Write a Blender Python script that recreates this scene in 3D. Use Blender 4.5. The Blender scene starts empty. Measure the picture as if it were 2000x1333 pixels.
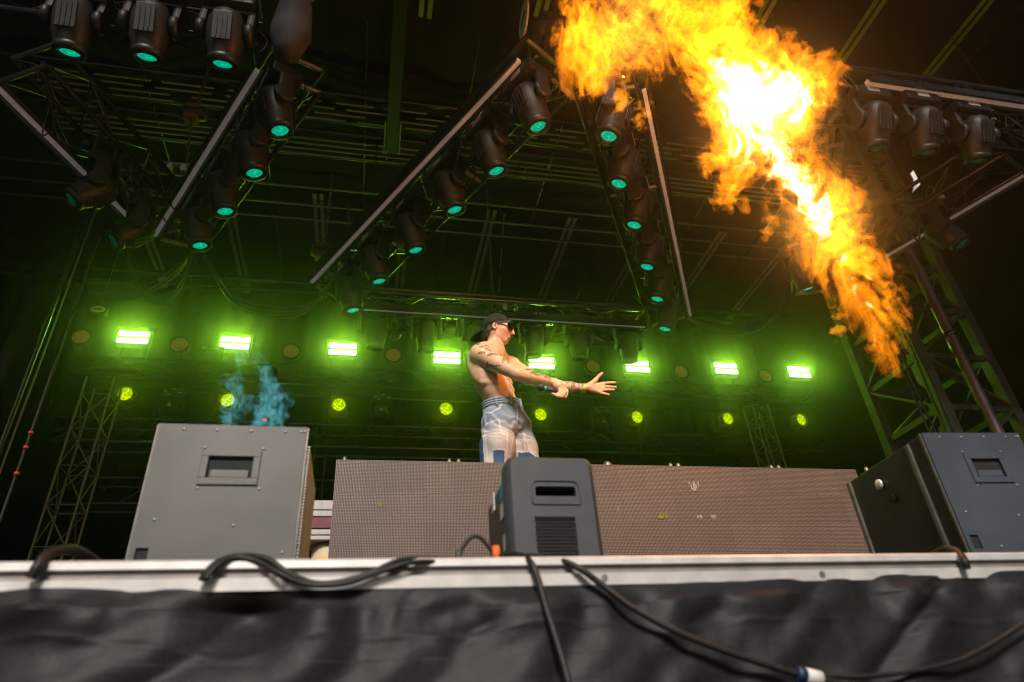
import bpy, bmesh, math, random
import numpy as np
from mathutils import Vector, Matrix

random.seed(7)
RNG = np.random.default_rng(11)
SC = bpy.context.scene
COL = SC.collection

# ------------------------------------------------------------------ camera
F_PX = 1313.0                       # focal length for a 2000 px wide frame
CAM = np.array([0.0, 0.0, 1.40])    # crouching in the pit in front of the stage
_x = np.array([6500.0, 363.0, F_PX]); _x /= np.linalg.norm(_x)
_z = np.array([-150.0, -2067.0, F_PX]); _z /= np.linalg.norm(_z)
_y = np.cross(_z, _x); _y /= np.linalg.norm(_y)
if _y[2] < 0: _y = -_y
_z = _z - _x * np.dot(_x, _z); _z /= np.linalg.norm(_z)
WR = np.stack([_x, _y, _z])         # rows: world axes in (right, down, forward)
cam_data = bpy.data.cameras.new('camera')
cam_data.sensor_width = 36.0
cam_data.lens = 36.0 * F_PX / 2000.0
cam_data.clip_start = 0.05
cam_data.clip_end = 800
cam_data.dof.use_dof = True
cam_data.dof.focus_distance = 4.75
cam_data.dof.aperture_fstop = 1.8
cam = bpy.data.objects.new('camera', cam_data)
COL.objects.link(cam)
M = Matrix.Identity(4)
for r in range(3):
    M[r][0] = WR[r][0]; M[r][1] = -WR[r][1]; M[r][2] = -WR[r][2]; M[r][3] = CAM[r]
cam.matrix_world = M
SC.camera = cam

def U(px, py, X=None, Y=None, Z=None):
    """measure a point of the place: sight line of a picture point cut with a world plane (Z counts above the lens)"""
    d = WR @ np.array([(px - 1000) / F_PX, (py - 666.5) / F_PX, 1.0])
    if Y is not None: t = Y / d[1]
    elif Z is not None: t = Z / d[2]
    else: t = X / d[0]
    return CAM + d * t

# ------------------------------------------------------------------ world, sun, exposure
SUN_EL, SUN_AZ = math.radians(40), math.radians(-10)   # behind the photographer
world = bpy.data.worlds.new('World'); SC.world = world
world.use_nodes = True
wn = world.node_tree.nodes; wl = world.node_tree.links
wn.clear()
sky = wn.new('ShaderNodeTexSky'); sky.sky_type = 'NISHITA'; sky.sun_disc = False
sky.sun_elevation = SUN_EL; sky.sun_rotation = math.pi - SUN_AZ
sky.air_density = 1.0; sky.dust_density = 5.0; sky.ozone_density = 1.0
bg = wn.new('ShaderNodeBackground'); bg.inputs['Strength'].default_value = 0.025
wo = wn.new('ShaderNodeOutputWorld')
wl.new(sky.outputs[0], bg.inputs['Color']); wl.new(bg.outputs[0], wo.inputs['Surface'])
sun = bpy.data.lights.new('sun', 'SUN'); sun.energy = 4.6; sun.angle = math.radians(14)
sun.color = (1.0, 0.93, 0.84)
sun_o = bpy.data.objects.new('sun', sun); COL.objects.link(sun_o)
_sd = Vector((math.sin(SUN_AZ) * math.cos(SUN_EL), -math.cos(SUN_AZ) * math.cos(SUN_EL), math.sin(SUN_EL)))
sun_o.rotation_euler = _sd.to_track_quat('Z', 'Y').to_euler()
sun_o.location = (0, -6, 12)

SC.view_settings.view_transform = 'Standard'
SC.view_settings.look = 'None'
SC.view_settings.exposure = 0.0
SC.view_settings.gamma = 1.0
SC.view_settings.use_curve_mapping = False
cy = SC.cycles
cy.use_denoising = True
try: cy.denoiser = 'OPENIMAGEDENOISE'
except Exception: pass
cy.max_bounces = 5; cy.diffuse_bounces = 2; cy.glossy_bounces = 2; cy.transmission_bounces = 2
cy.volume_bounces = 0; cy.transparent_max_bounces = 96
cy.caustics_reflective = False; cy.caustics_refractive = False
cy.sample_clamp_indirect = 3.0
cy.use_light_tree = True
cy.filter_width = 1.15
cy.use_adaptive_sampling = True; cy.adaptive_threshold = 0.02

# ------------------------------------------------------------------ helpers
def material(name, col, rough=0.5, metal=0.0, vary=0.12, scale=18.0, bump=0.0, emit=None, strength=0.0, spec=0.5, sheen=0.0):
    m = bpy.data.materials.new(name); m.use_nodes = True
    nt = m.node_tree; b = nt.nodes['Principled BSDF']
    b.inputs['Roughness'].default_value = rough; b.inputs['Metallic'].default_value = metal
    b.inputs['Specular IOR Level'].default_value = spec
    if sheen: b.inputs['Sheen Weight'].default_value = sheen
    tc = nt.nodes.new('ShaderNodeTexCoord'); nz = nt.nodes.new('ShaderNodeTexNoise')
    nz.inputs['Scale'].default_value = scale; nz.inputs['Detail'].default_value = 5
    nt.links.new(tc.outputs['Object'], nz.inputs['Vector'])
    ra = nt.nodes.new('ShaderNodeValToRGB')
    lo = [max(0, c * (1 - vary)) for c in col]; hi = [min(1, c * (1 + vary)) for c in col]
    ra.color_ramp.elements[0].position = 0.3; ra.color_ramp.elements[1].position = 0.7
    ra.color_ramp.elements[0].color = (*lo, 1); ra.color_ramp.elements[1].color = (*hi, 1)
    nt.links.new(nz.outputs['Fac'], ra.inputs['Fac']); nt.links.new(ra.outputs['Color'], b.inputs['Base Color'])
    if bump:
        bn = nt.nodes.new('ShaderNodeBump'); bn.inputs['Strength'].default_value = bump
        bn.inputs['Distance'].default_value = 0.02
        nt.links.new(nz.outputs['Fac'], bn.inputs['Height']); nt.links.new(bn.outputs['Normal'], b.inputs['Normal'])
    if emit:
        b.inputs['Emission Color'].default_value = (*emit, 1); b.inputs['Emission Strength'].default_value = strength
    return m

class MB:
    """collects shapes into one mesh"""
    def __init__(s): s.v = []; s.f = []; s.sm = []
    def add(s, vs, fs, smooth=False):
        o = len(s.v); s.v += [tuple(float(c) for c in p) for p in vs]
        for f in fs: s.f.append(tuple(i + o for i in f)); s.sm.append(smooth)
    def box(s, c, d, rot=None, bev=0.0):
        hx, hy, hz = d[0] / 2, d[1] / 2, d[2] / 2
        if bev <= 0:
            vs = [(x, y, z) for z in (-hz, hz) for y in (-hy, hy) for x in (-hx, hx)]
            fs = [(0, 2, 3, 1), (4, 5, 7, 6), (0, 1, 5, 4), (2, 6, 7, 3), (0, 4, 6, 2), (1, 3, 7, 5)]
        else:
            bm = bmesh.new(); bmesh.ops.create_cube(bm, size=1.0)
            for v in bm.verts: v.co = Vector((v.co.x * d[0], v.co.y * d[1], v.co.z * d[2]))
            bmesh.ops.bevel(bm, geom=list(bm.edges), offset=bev, segments=2, affect='EDGES', profile=0.6)
            bm.verts.index_update()
            vs = [v.co[:] for v in bm.verts]; fs = [[v.index for v in f.verts] for f in bm.faces]; bm.free()
        if rot is not None: vs = [(rot @ Vector(v))[:] for v in vs]
        s.add([(v[0] + c[0], v[1] + c[1], v[2] + c[2]) for v in vs], fs)
        return s
    def bar(s, a, b, w, h=None, up=(0, 0, 1)):
        a = Vector(a); b = Vector(b); d = b - a; L = d.length; d.normalize()
        u = Vector(up)
        if abs(d.dot(u)) > 0.98: u = Vector((0, 1, 0))
        x = d.cross(u).normalized(); z = x.cross(d)
        R = Matrix((x, d, z)).transposed()
        return s.box((a + b) / 2, (w, L, h or w), R)
    def cyl(s, a, b, r0, r1=None, n=10, caps=True):
        return s.tube([a, b], [r0, r0 if r1 is None else r1], n, caps)
    def tube(s, pts, r, n=8, caps=True):
        P = [Vector(p) for p in pts]; m = len(P)
        if not hasattr(r, '__len__'): r = [r] * m
        vs = []; ref = None
        for i, p in enumerate(P):
            t = (P[min(i + 1, m - 1)] - P[max(i - 1, 0)]).normalized()
            if ref is None:
                ref = Vector((0, 0, 1)) if abs(t.z) < 0.9 else Vector((1, 0, 0))
            x = t.cross(ref)
            if x.length < 1e-5: x = t.cross(Vector((0, 1, 0.3)))
            x.normalize(); ref = x.cross(t); y = ref
            for k in range(n):
                a = 2 * math.pi * k / n
                vs.append(p + (x * math.cos(a) + y * math.sin(a)) * r[i])
        fs = [(i * n + k, i * n + (k + 1) % n, (i + 1) * n + (k + 1) % n, (i + 1) * n + k) for i in range(m - 1) for k in range(n)]
        s.add(vs, fs, True)
        if caps:
            o = len(s.v) - len(vs)
            s.f.append(tuple(o + k for k in range(n - 1, -1, -1))); s.sm.append(False)
            s.f.append(tuple(o + (m - 1) * n + k for k in range(n))); s.sm.append(False)
        return s
    def lathe(s, prof, n=20, origin=(0, 0, 0), axis='Z', caps=True):
        vs = []
        for (r, h) in prof:
            for k in range(n):
                a = 2 * math.pi * k / n; x, y = r * math.cos(a), r * math.sin(a)
                p = (x, y, h) if axis == 'Z' else ((x, h, y) if axis == 'Y' else (h, x, y))
                vs.append((p[0] + origin[0], p[1] + origin[1], p[2] + origin[2]))
        m = len(prof)
        fs = [(i * n + k, i * n + (k + 1) % n, (i + 1) * n + (k + 1) % n, (i + 1) * n + k) for i in range(m - 1) for k in range(n)]
        s.add(vs, fs, True)
        o = len(s.v) - len(vs)
        if caps and prof[0][0] > 1e-6: s.f.append(tuple(o + k for k in range(n))); s.sm.append(False)
        if caps and prof[-1][0] > 1e-6: s.f.append(tuple(o + (m - 1) * n + k for k in range(n))); s.sm.append(False)
        return s
    def prism(s, poly, axis, d0, d1):
        """polygon (list of 2-tuples) extruded along an axis from d0 to d1"""
        def P(p, d):
            return {'Y': (p[0], d, p[1]), 'X': (d, p[0], p[1]), 'Z': (p[0], p[1], d)}[axis]
        n = len(poly); vs = [P(p, d0) for p in poly] + [P(p, d1) for p in poly]
        fs = [tuple(range(n)), tuple(range(2 * n - 1, n - 1, -1))] + [(i, i + n, (i + 1) % n + n, (i + 1) % n) for i in range(n)]
        s.add(vs, fs); return s
    def mesh(s, name, mat, origin=(0, 0, 0)):
        me = bpy.data.meshes.new(name)
        me.from_pydata([(v[0] - origin[0], v[1] - origin[1], v[2] - origin[2]) for v in s.v], [], s.f)
        me.polygons.foreach_set('use_smooth', s.sm)
        bm = bmesh.new(); bm.from_mesh(me); bmesh.ops.recalc_face_normals(bm, faces=bm.faces); bm.to_mesh(me); bm.free()
        if mat: me.materials.append(mat)
        return me
    def build(s, name, mat, parent=None, world=False):
        """world=True: coordinates are world ones; they are made relative to the parent's base"""
        og = (0, 0, 0)
        if world and parent is not None:
            p = parent
            while p is not None: og = tuple(og[i] + p.location[i] for i in range(3)); p = p.parent
        return obj(name, s.mesh(name, mat, og), parent)

def obj(name, me, parent=None):
    o = bpy.data.objects.new(name, me); COL.objects.link(o)
    if parent is not None: o.parent = parent
    return o
def tag(o, label=None, cat=None, group=None, kind=None):
    if label: o['label'] = label
    if cat: o['category'] = cat
    if group: o['group'] = group
    if kind: o['kind'] = kind
    return o
def thing(name, loc, label, cat, group=None, rz=0):
    o = bpy.data.objects.new(name, None); COL.objects.link(o)
    o.empty_display_size = 0.1
    o.location = tuple(float(c) for c in loc); o.rotation_euler = (0, 0, rz)
    return tag(o, label, cat, group)
def copy_tree(o, parent=None):
    c = o.copy(); COL.objects.link(c); c.parent = parent
    for ch in list(o.children): copy_tree(ch, c)
    return c
def smooth_path(pts, sub=6):
    P = [np.array(p, float) for p in pts]; P = [2 * P[0] - P[1]] + P + [2 * P[-1] - P[-2]]
    out = []
    for i in range(1, len(P) - 2):
        for k in range(sub):
            t = k / sub
            out.append(0.5 * ((2 * P[i]) + (-P[i - 1] + P[i + 1]) * t + (2 * P[i - 1] - 5 * P[i] + 4 * P[i + 1] - P[i + 2]) * t * t + (-P[i - 1] + 3 * P[i] - 3 * P[i + 1] + P[i + 2]) * t ** 3))
    out.append(P[-2]); return out
ORD = ['first', 'second', 'third', 'fourth', 'fifth', 'sixth', 'seventh', 'eighth', 'ninth', 'tenth']

UNIT_ROD = None
def rod(a, b, r, mat, parent, name):
    """a straight round bar as an object of its own; all share one unit mesh per material"""
    key = 'rod_' + mat.name
    me = bpy.data.meshes.get(key)
    if me is None: me = MB().cyl((0, 0, 0), (0, 0, 1), 1.0, n=8).mesh(key, mat)
    a = Vector(a); b = Vector(b); d = b - a
    o = bpy.data.objects.new(name, me); COL.objects.link(o); o.parent = parent
    og = Vector((0, 0, 0)); p = parent
    while p is not None: og += p.location; p = p.parent
    o.location = a - og; o.rotation_mode = 'QUATERNION'
    o.rotation_quaternion = d.to_track_quat('Z', 'Y'); o.scale = (r, r, d.length)
    return o

def spectral(shape, beta, aniso=(1, 1, 1), seed=0, cut=None):
    """smooth random field (zero mean, unit spread) with a power-law spectrum"""
    rng = np.random.default_rng(seed)
    n = rng.standard_normal(shape).astype(np.float32)
    Fh = np.fft.rfftn(n)
    ks = [np.fft.fftfreq(s) * s for s in shape[:-1]] + [np.fft.rfftfreq(shape[-1]) * shape[-1]]
    big = max(shape); K = 0
    for i, k in enumerate(ks):
        sh = [1] * len(shape); sh[i] = len(k)
        K = K + ((k * aniso[i] * big / shape[i]) ** 2).reshape(sh)
    K = np.sqrt(K); K[tuple([0] * len(shape))] = 1
    amp = K ** (-beta / 2)
    if cut: amp = amp * (K >= cut[0]) * np.exp(-(K / cut[1]) ** 2)
    out = np.fft.irfftn(Fh * amp, s=shape)
    return (out / out.std()).astype(np.float32)

def surface_nets(Fd, origin, h):
    """mesh the zero level of a sampled distance field"""
    nx, ny, nz = Fd.shape; S = Fd < 0
    cs = [(i, j, k) for i in (0, 1) for j in (0, 1) for k in (0, 1)]
    cnt = np.zeros((nx - 1, ny - 1, nz - 1), np.int8)
    for (i, j, k) in cs: cnt += S[i:nx - 1 + i, j:ny - 1 + j, k:nz - 1 + k]
    idx = np.argwhere((cnt > 0) & (cnt < 8))
    acc = np.zeros((len(idx), 3)); num = np.zeros(len(idx))
    for a in cs:
        for ax in range(3):
            if a[ax]: continue
            b = list(a); b[ax] = 1
            fa = Fd[idx[:, 0] + a[0], idx[:, 1] + a[1], idx[:, 2] + a[2]]
            fb = Fd[idx[:, 0] + b[0], idx[:, 1] + b[1], idx[:, 2] + b[2]]
            m = (fa < 0) != (fb < 0)
            t = np.where(m, fa / np.where(m, fa - fb, 1), 0)
            for q in range(3): acc[:, q] += np.where(m, a[q] + (t if q == ax else 0), 0)
            num += m
    V = np.array(origin) + h * (idx + acc / num[:, None])
    vid = np.full((nx - 1, ny - 1, nz - 1), -1, np.int32); vid[idx[:, 0], idx[:, 1], idx[:, 2]] = np.arange(len(idx))
    Q = []
    for ax in range(3):
        sl0 = [slice(1, -1)] * 3; sl0[ax] = slice(0, -1); sl1 = [slice(1, -1)] * 3; sl1[ax] = slice(1, None)
        A = S[tuple(sl0)]; B = S[tuple(sl1)]
        e = np.argwhere(A != B); flip = A[e[:, 0], e[:, 1], e[:, 2]]
        u, w = (ax + 1) % 3, (ax + 2) % 3
        base = e.copy(); base[:, u] += 1; base[:, w] += 1
        q = []
        for (du, dw) in ((-1, -1), (0, -1), (0, 0), (-1, 0)):
            c = base.copy(); c[:, u] += du; c[:, w] += dw
            q.append(vid[c[:, 0], c[:, 1], c[:, 2]])
        q = np.stack(q, 1); q[~flip] = q[~flip][:, ::-1]
        Q.append(q)
    return V, np.concatenate(Q)

def np_mesh(name, V, Q, mat, smooth=True, cols=None):
    me = bpy.data.meshes.new(name)
    me.vertices.add(len(V)); me.vertices.foreach_set('co', np.ascontiguousarray(V, np.float32).ravel())
    k = Q.shape[1]
    me.loops.add(Q.size); me.loops.foreach_set('vertex_index', np.ascontiguousarray(Q, np.int32).ravel())
    me.polygons.add(len(Q)); me.polygons.foreach_set('loop_start', np.arange(0, Q.size, k, dtype=np.int32))
    me.update(calc_edges=True)
    me.polygons.foreach_set('use_smooth', np.full(len(Q), smooth))
    if cols is not None:
        at = me.color_attributes.new('Col', 'FLOAT_COLOR', 'POINT')
        at.data.foreach_set('color', np.concatenate([cols, np.ones((len(cols), 1))], 1).astype(np.float32).ravel())
    if mat: me.materials.append(mat)
    me.validate()
    return me
# ------------------------------------------------------------------ materials
CZ = CAM[2]
DECK = CZ + 0.44                     # top of the stage
def glow_mat(name, col, strength, pattern=0.0, scale=30):
    m = bpy.data.materials.new(name); m.use_nodes = True; nt = m.node_tree; nt.nodes.clear()
    e = nt.nodes.new('ShaderNodeEmission'); o = nt.nodes.new('ShaderNodeOutputMaterial')
    e.inputs['Color'].default_value = (*col, 1); e.inputs['Strength'].default_value = strength
    nt.links.new(e.outputs[0], o.inputs['Surface'])
    if pattern:
        tc = nt.nodes.new('ShaderNodeTexCoord'); v = nt.nodes.new('ShaderNodeTexVoronoi'); v.inputs['Scale'].default_value = scale
        mr = nt.nodes.new('ShaderNodeMapRange'); mr.inputs['From Max'].default_value = 0.6
        mr.inputs['To Min'].default_value = strength * (1 + pattern); mr.inputs['To Max'].default_value = strength * (1 - pattern)
        nt.links.new(tc.outputs['Object'], v.inputs['Vector']); nt.links.new(v.outputs['Distance'], mr.inputs['Value'])
        nt.links.new(mr.outputs['Result'], e.inputs['Strength'])
    return m
M_BLACK = material('black_painted_steel', (0.11, 0.107, 0.10), 0.25, 0.8, 0.4, 30)
M_BLACKP = material('black_plastic', (0.02, 0.019, 0.017), 0.45, 0.0, 0.3, 25, 0.05)
M_HEAD = material('fixture_shell', (0.026, 0.023, 0.019), 0.5, 0.0, 0.25, 22, 0.06)
M_ALU = material('worn_aluminium', (0.78, 0.75, 0.74), 0.42, 0.45, 0.15, 14, 0.03)
M_TRUSSALU = material('dull_aluminium', (0.20, 0.19, 0.17), 0.45, 0.7, 0.25, 14)
M_GROOVE = material('grey_rail_channel', (0.30, 0.27, 0.26), 0.5, 0.4, 0.15, 14)
M_STRIP = material('frosted_tube_daylight_glow', (0.85, 0.80, 0.76), 0.5, 0.0, 0.06, 9, emit=(1.0, 0.86, 0.80), strength=0.07)  # tubes are switched off; the faint glow stands for reflected daylight
M_CURTAIN = material('black_molton', (0.012, 0.012, 0.012), 0.95, 0, 0.35, 6, 0.3, spec=0.1)
M_ROOF = material('black_roof_fabric', (0.02, 0.017, 0.015), 0.85, 0, 0.5, 1.2, 0.2, spec=0.15)
M_CABLE = material('black_rubber', (0.014, 0.013, 0.012), 0.5, 0, 0.3, 40, spec=0.3)
M_CASE = material('grey_case_paint', (0.088, 0.083, 0.081), 0.5, 0.15, 0.24, 3.2, 0.05)
M_CASE_B = material('steel_blue_case_paint', (0.055, 0.067, 0.083), 0.5, 0.15, 0.24, 3.2, 0.05)
M_CASESIDE = material('black_case_side', (0.02, 0.02, 0.017), 0.4, 0.2, 0.3, 9, 0.06)
M_SCREW = material('zinc_screw', (0.30, 0.29, 0.28), 0.4, 0.8, 0.1, 40)
M_DARK = material('dark_recess', (0.008, 0.008, 0.008), 0.8, 0, 0.2, 20)
M_MACH = material('slate_grey_plastic', (0.056, 0.0585, 0.0625), 0.45, 0.0, 0.10, 12, 0.04)
M_WHITE = material('white_print', (0.72, 0.70, 0.68), 0.6, 0, 0.06, 30)
M_BLUE = material('blue_print', (0.02, 0.28, 0.52), 0.5, 0, 0.08, 30)
M_DBLUE = material('navy_tape', (0.01, 0.03, 0.09), 0.5, 0, 0.1, 30)
M_ORANGE = material('orange_plastic', (0.75, 0.13, 0.02), 0.4, 0, 0.1, 30)
M_RED = material('red_tape', (0.6, 0.02, 0.02), 0.5, 0, 0.1, 30)
M_YELLOW = material('yellow_sticker', (0.85, 0.42, 0.03), 0.5, 0, 0.08, 30)
M_WINE = material('wine_red_board', (0.16, 0.03, 0.05), 0.6, 0, 0.15, 20)
M_CREAM = material('cream_paint', (0.62, 0.50, 0.34), 0.6, 0, 0.12, 10)
M_PAPER = material('pale_board', (0.52, 0.48, 0.46), 0.7, 0, 0.12, 40)
M_GROUND = material('trampled_ground', (0.07, 0.062, 0.05), 0.9, 0, 0.4, 2.5, 0.4)
M_DECK = material('black_stage_plywood', (0.03, 0.028, 0.026), 0.6, 0, 0.35, 3, 0.15)
M_ROOFBAR = material('pale_roof_batten', (0.30, 0.26, 0.22), 0.5, 0.2, 0.2, 5)
M_YGREEN = material('green_lit_batten_and_print', (0.32, 0.36, 0.03), 0.7, 0, 0.12, 12)  # green lamp light as colour on near battens; also screen marks and lettering
M_CABLEG = material('glossy_black_rubber', (0.03, 0.03, 0.028), 0.28, 0, 0.3, 40, spec=0.7)
M_BULB = glow_mat('faint_filament_glow', (1.0, 0.36, 0.14), 0.42)
M_CHAIN = material('dull_chain', (0.22, 0.18, 0.13), 0.4, 0.8, 0.2, 30)
M_HOIST = material('hoist_yellow_brown', (0.16, 0.11, 0.05), 0.5, 0.1, 0.3, 20)

M_BAR = glow_mat('strobe_tube_glow', (0.60, 1.0, 0.55), 8.0)
M_LENS = glow_mat('green_lens_glow', (0.0, 0.85, 0.45), 0.75, 0.45, 34)
M_LENSDIM = glow_mat('faint_green_lens_glow', (0.0, 0.5, 0.2), 0.10, 0.6, 40)
M_PAR = glow_mat('yellow_green_lamp_glow', (0.55, 0.75, 0.0), 1.5, 0.6, 32)
M_PARFLOOR = glow_mat('green_floor_lamp_glow', (0.06, 0.62, 0.01), 0.5, 0.7, 60)
M_WARM = material('reflector_bowl', (0.34, 0.16, 0.09), 0.3, 0.5, 0.2, 30, 0.1, emit=(0.55, 0.15, 0.05), strength=0.10)

# ------------------------------------------------------------------ setting
g = MB(); g.add([(-40, -40, 0), (40, -40, 0), (40, 40, 0), (-40, 40, 0)], [(0, 1, 2, 3)])
tag(g.build('ground', M_GROUND), kind='structure')
RY = 1.70                            # front edge of the stage
d = MB().box((2.0, RY + 5.35, DECK - 0.06), (17.0, 10.5, 0.10))
tag(d.build('stage_deck', M_DECK), kind='structure')

# aluminium nosing along the stage front
rail = thing('stage_edge_rail', (2.0, RY, DECK), 'long pale aluminium rail along the front edge of the stage', 'rail')
X0, X1 = -6.5, 10.5
MB().prism([(RY - 0.018, DECK - 0.012), (RY - 0.018, DECK + 0.004), (RY - 0.010, DECK + 0.010), (RY + 0.08, DECK + 0.010), (RY + 0.08, DECK - 0.012)], 'X', X0, X1).build('upper_lip', M_ALU, rail, True)
MB().prism([(RY - 0.006, DECK - 0.030), (RY - 0.006, DECK - 0.0125), (RY + 0.03, DECK - 0.0125), (RY + 0.03, DECK - 0.030)], 'X', X0, X1).build('groove', M_GROOVE, rail, True)
MB().prism([(RY - 0.014, DECK - 0.062), (RY - 0.016, DECK - 0.034), (RY - 0.006, DECK - 0.0305), (RY + 0.03, DECK - 0.0305), (RY + 0.03, DECK - 0.062)], 'X', X0, X1).build('lower_lip', M_ALU, rail, True)
for px in (1605, 560, 1180):
    p = U(px, 1113, Y=RY - 0.02)
    MB().lathe([(0.009, 0), (0.009, 0.006), (0.004, 0.009)], 10, (p[0], RY - 0.017, DECK - 0.045), 'Y').build('bolt', M_SCREW, rail, True)
MB().bar((2.0 - 8.4, RY + 0.055, DECK - 0.09), (2.0 + 8.4, RY + 0.055, DECK - 0.09), 0.04, 0.14).build('back_profile', M_TRUSSALU, rail, True)

# skirt cloth
NXs, NZs = 1280, 190
def cut2(a): return a[:NXs, :NZs]
zs_ = np.concatenate([np.linspace(0, 0.5, 140), np.linspace(0.512, 1.76, NZs - 140)])     # fine rows where the cloth is seen
xs = np.linspace(-4.6, 8.2, NXs)
n1 = spectral((2048, 256), 3.2, (1.0, 7.0), 3, (20, 200))          # upright folds
n2 = spectral((2048, 256), 3.6, (1.0, 4.0), 5, (16, 140))         # slanting drag lines
n3 = spectral((2048, 256), 3.0, (1.0, 2.75), 8, (60, 420))          # creases
zi = np.clip((zs_ / 1.76 * 700).astype(int), 0, 255)
zi2 = np.clip((zs_ / 0.0036).astype(int), 0, 255)
n1 = n1[:NXs][:, zi2]; n3 = n3[:NXs][:, zi2]
sh_ = (np.arange(NXs)[:, None] + (zs_ * 130)[None, :]).astype(int) % 2048
n2 = n2[sh_, zi2[None, :]]
SX, SD = np.meshgrid(xs, zs_, indexing='ij')
top = DECK - 0.058 + 0.030 * np.clip(np.abs(SX - 0.35) / 1.55 - 0.22, 0, 1)
SZ = np.maximum(top - SD, 0.02)
hang = np.clip(SD / 0.05, 0, 1)
upper = np.exp(-((SD - 0.06) / 0.05) ** 2)
sag = DECK - 0.175 + 0.012 * n1.mean(1)[:, None] + 0.006 * np.sin(SX * 2.1)
seam = 0.0018 * np.exp(-((SZ - sag) / 0.008) ** 2) + 0.006 / (1 + np.exp(-(sag - SZ) / 0.012))
pleat = np.tanh(1.6 * np.sin(SX * 21 + 2.5 * n2)) * 0.005 * upper
SY = RY - 0.010 - hang * (0.012 * n1 * (0.5 + upper) + 0.016 * np.sqrt(n2 ** 2 + 0.05) + 0.0012 * n3) - seam - pleat - 0.05 * np.clip(SD * 3, 0, 1)
V = np.stack([SX, SY, SZ], -1).reshape(-1, 3)
ii = np.arange(NXs * NZs).reshape(NXs, NZs)
Q = np.stack([ii[:-1, :-1], ii[1:, :-1], ii[1:, 1:], ii[:-1, 1:]], -1).reshape(-1, 4)
M_SKIRT = material('black_skirt_cloth', (0.0125, 0.0122, 0.0130), 0.52, 0, 0.18, 60, 0.06, spec=0.20)
tag(obj('stage_skirt', np_mesh('stage_skirt', V, Q, M_SKIRT)), 'wrinkled black cloth skirt hanging below the aluminium stage edge', 'curtain')

# backdrop, side curtains
def curtain(name, label, pts, z0, z1, fold, seed, mat=M_CURTAIN):
    a, b = np.array(pts[0]), np.array(pts[1]); L = np.linalg.norm(b - a); n = max(20, int(L / 0.06))
    t = np.linspace(0, 1, n); nr = np.array([-(b - a)[1], (b - a)[0]]) / L
    ns = spectral((1024,), 2.0, (1,), seed)[:n]
    w = fold * (np.sin(t * L * 2 * math.pi / 0.42 + 2 * ns) + 0.5 * ns)
    P = a + (b - a) * t[:, None] + nr * w[:, None]
    V = np.concatenate([np.c_[P, np.full(n, z0)], np.c_[P, np.full(n, z1)]])
    i = np.arange(n - 1)
    return tag(obj(name, np_mesh(name, V, np.stack([i, i + 1, i + 1 + n, i + n], 1), mat)), label, 'curtain')
ROOFZ = CZ + 8.3
curtain('backdrop_curtain', 'black pleated backdrop curtain closing the rear of the stage', ((-6.6, 11.8), (8.6, 11.8)), DECK, ROOFZ + 0.6, 0.05, 21)
curtain('side_curtain', 'black side curtain behind the thin lattice tower at far left', ((-6.4, 3.2), (-6.4, 11.6)), DECK, ROOFZ + 0.6, 0.05, 22)

# right side wall with daylight gaps where panels do not meet
def wall_with_holes(name, label, X, y0, y1, z0, z1, holes, mat):
    bm = bmesh.new(); edges = []
    def loop(P):
        vs = [bm.verts.new((X, p[0], p[1])) for p in P]
        for i in range(len(vs)): edges.append(bm.edges.new((vs[i], vs[(i + 1) % len(vs)])))
    loop([(y0, z0), (y1, z0), (y1, z1), (y0, z1)])
    for h in holes: loop(h)
    bmesh.ops.triangle_fill(bm, use_beauty=True, edges=edges)
    r = bmesh.ops.extrude_face_region(bm, geom=list(bm.faces))
    bmesh.ops.translate(bm, vec=(0.03 if X > 0 else -0.03, 0, 0), verts=[e for e in r['geom'] if isinstance(e, bmesh.types.BMVert)])
    bmesh.ops.recalc_face_normals(bm, faces=bm.faces)
    me = bpy.data.meshes.new(name); bm.to_mesh(me); bm.free(); me.materials.append(mat)
    return tag(obj(name, me), label, 'wall')
WX = 8.5
def HP(pts): return [tuple(U(px, py, X=WX)[1:]) for px, py in pts]
holes = [HP([(1783, 331), (1798, 360), (1777, 382), (1781, 366), (1781, 350), (1775, 339)]),
         HP([(1750, 388), (1754, 387), (1754, 392), (1751, 393)]), HP([(1752, 400), (1755, 395), (1757, 402)]),
         HP([(1752, 404), (1758, 402), (1760, 408)]), HP([(1734, 391), (1737, 387), (1738, 391)]), HP([(1748, 414), (1753, 411), (1752, 417)]),
         HP([(1717, 441), (1727, 437), (1728, 440), (1719, 445)])]
wall_with_holes('side_wall', 'dark side wall right of the fire with bright daylight gaps', WX, 2.8, 12, DECK, ROOFZ + 0.6, holes, M_CURTAIN)

M_DAYLIGHT = material('white_daylight_standin', (0.8, 0.79, 0.8), 0.8, 0, 0.05, 6, 0.1)
cv = MB(); cn = 24; vs_ = []  # added sheet outside the wall, stands in for bright daylight in the gaps
for i in range(cn + 1):
    q_ = -0.35 + 1.3 * i / cn
    for z_ in (CZ + 6.3, CZ + 8.85): vs_.append((8.95 + 0.8 * q_ + 0.012 * math.sin(i * 1.9), 6.7 - 0.6 * q_ + 0.012 * math.sin(i * 1.9), z_))
cv.add(vs_, [(2 * i, 2 * i + 2, 2 * i + 3, 2 * i + 1) for i in range(cn)], True)
tag(cv.build('daylight_standin', M_DAYLIGHT), 'added white canvas standing in for daylight behind the gaps in the dark side wall', 'canvas')

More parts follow.
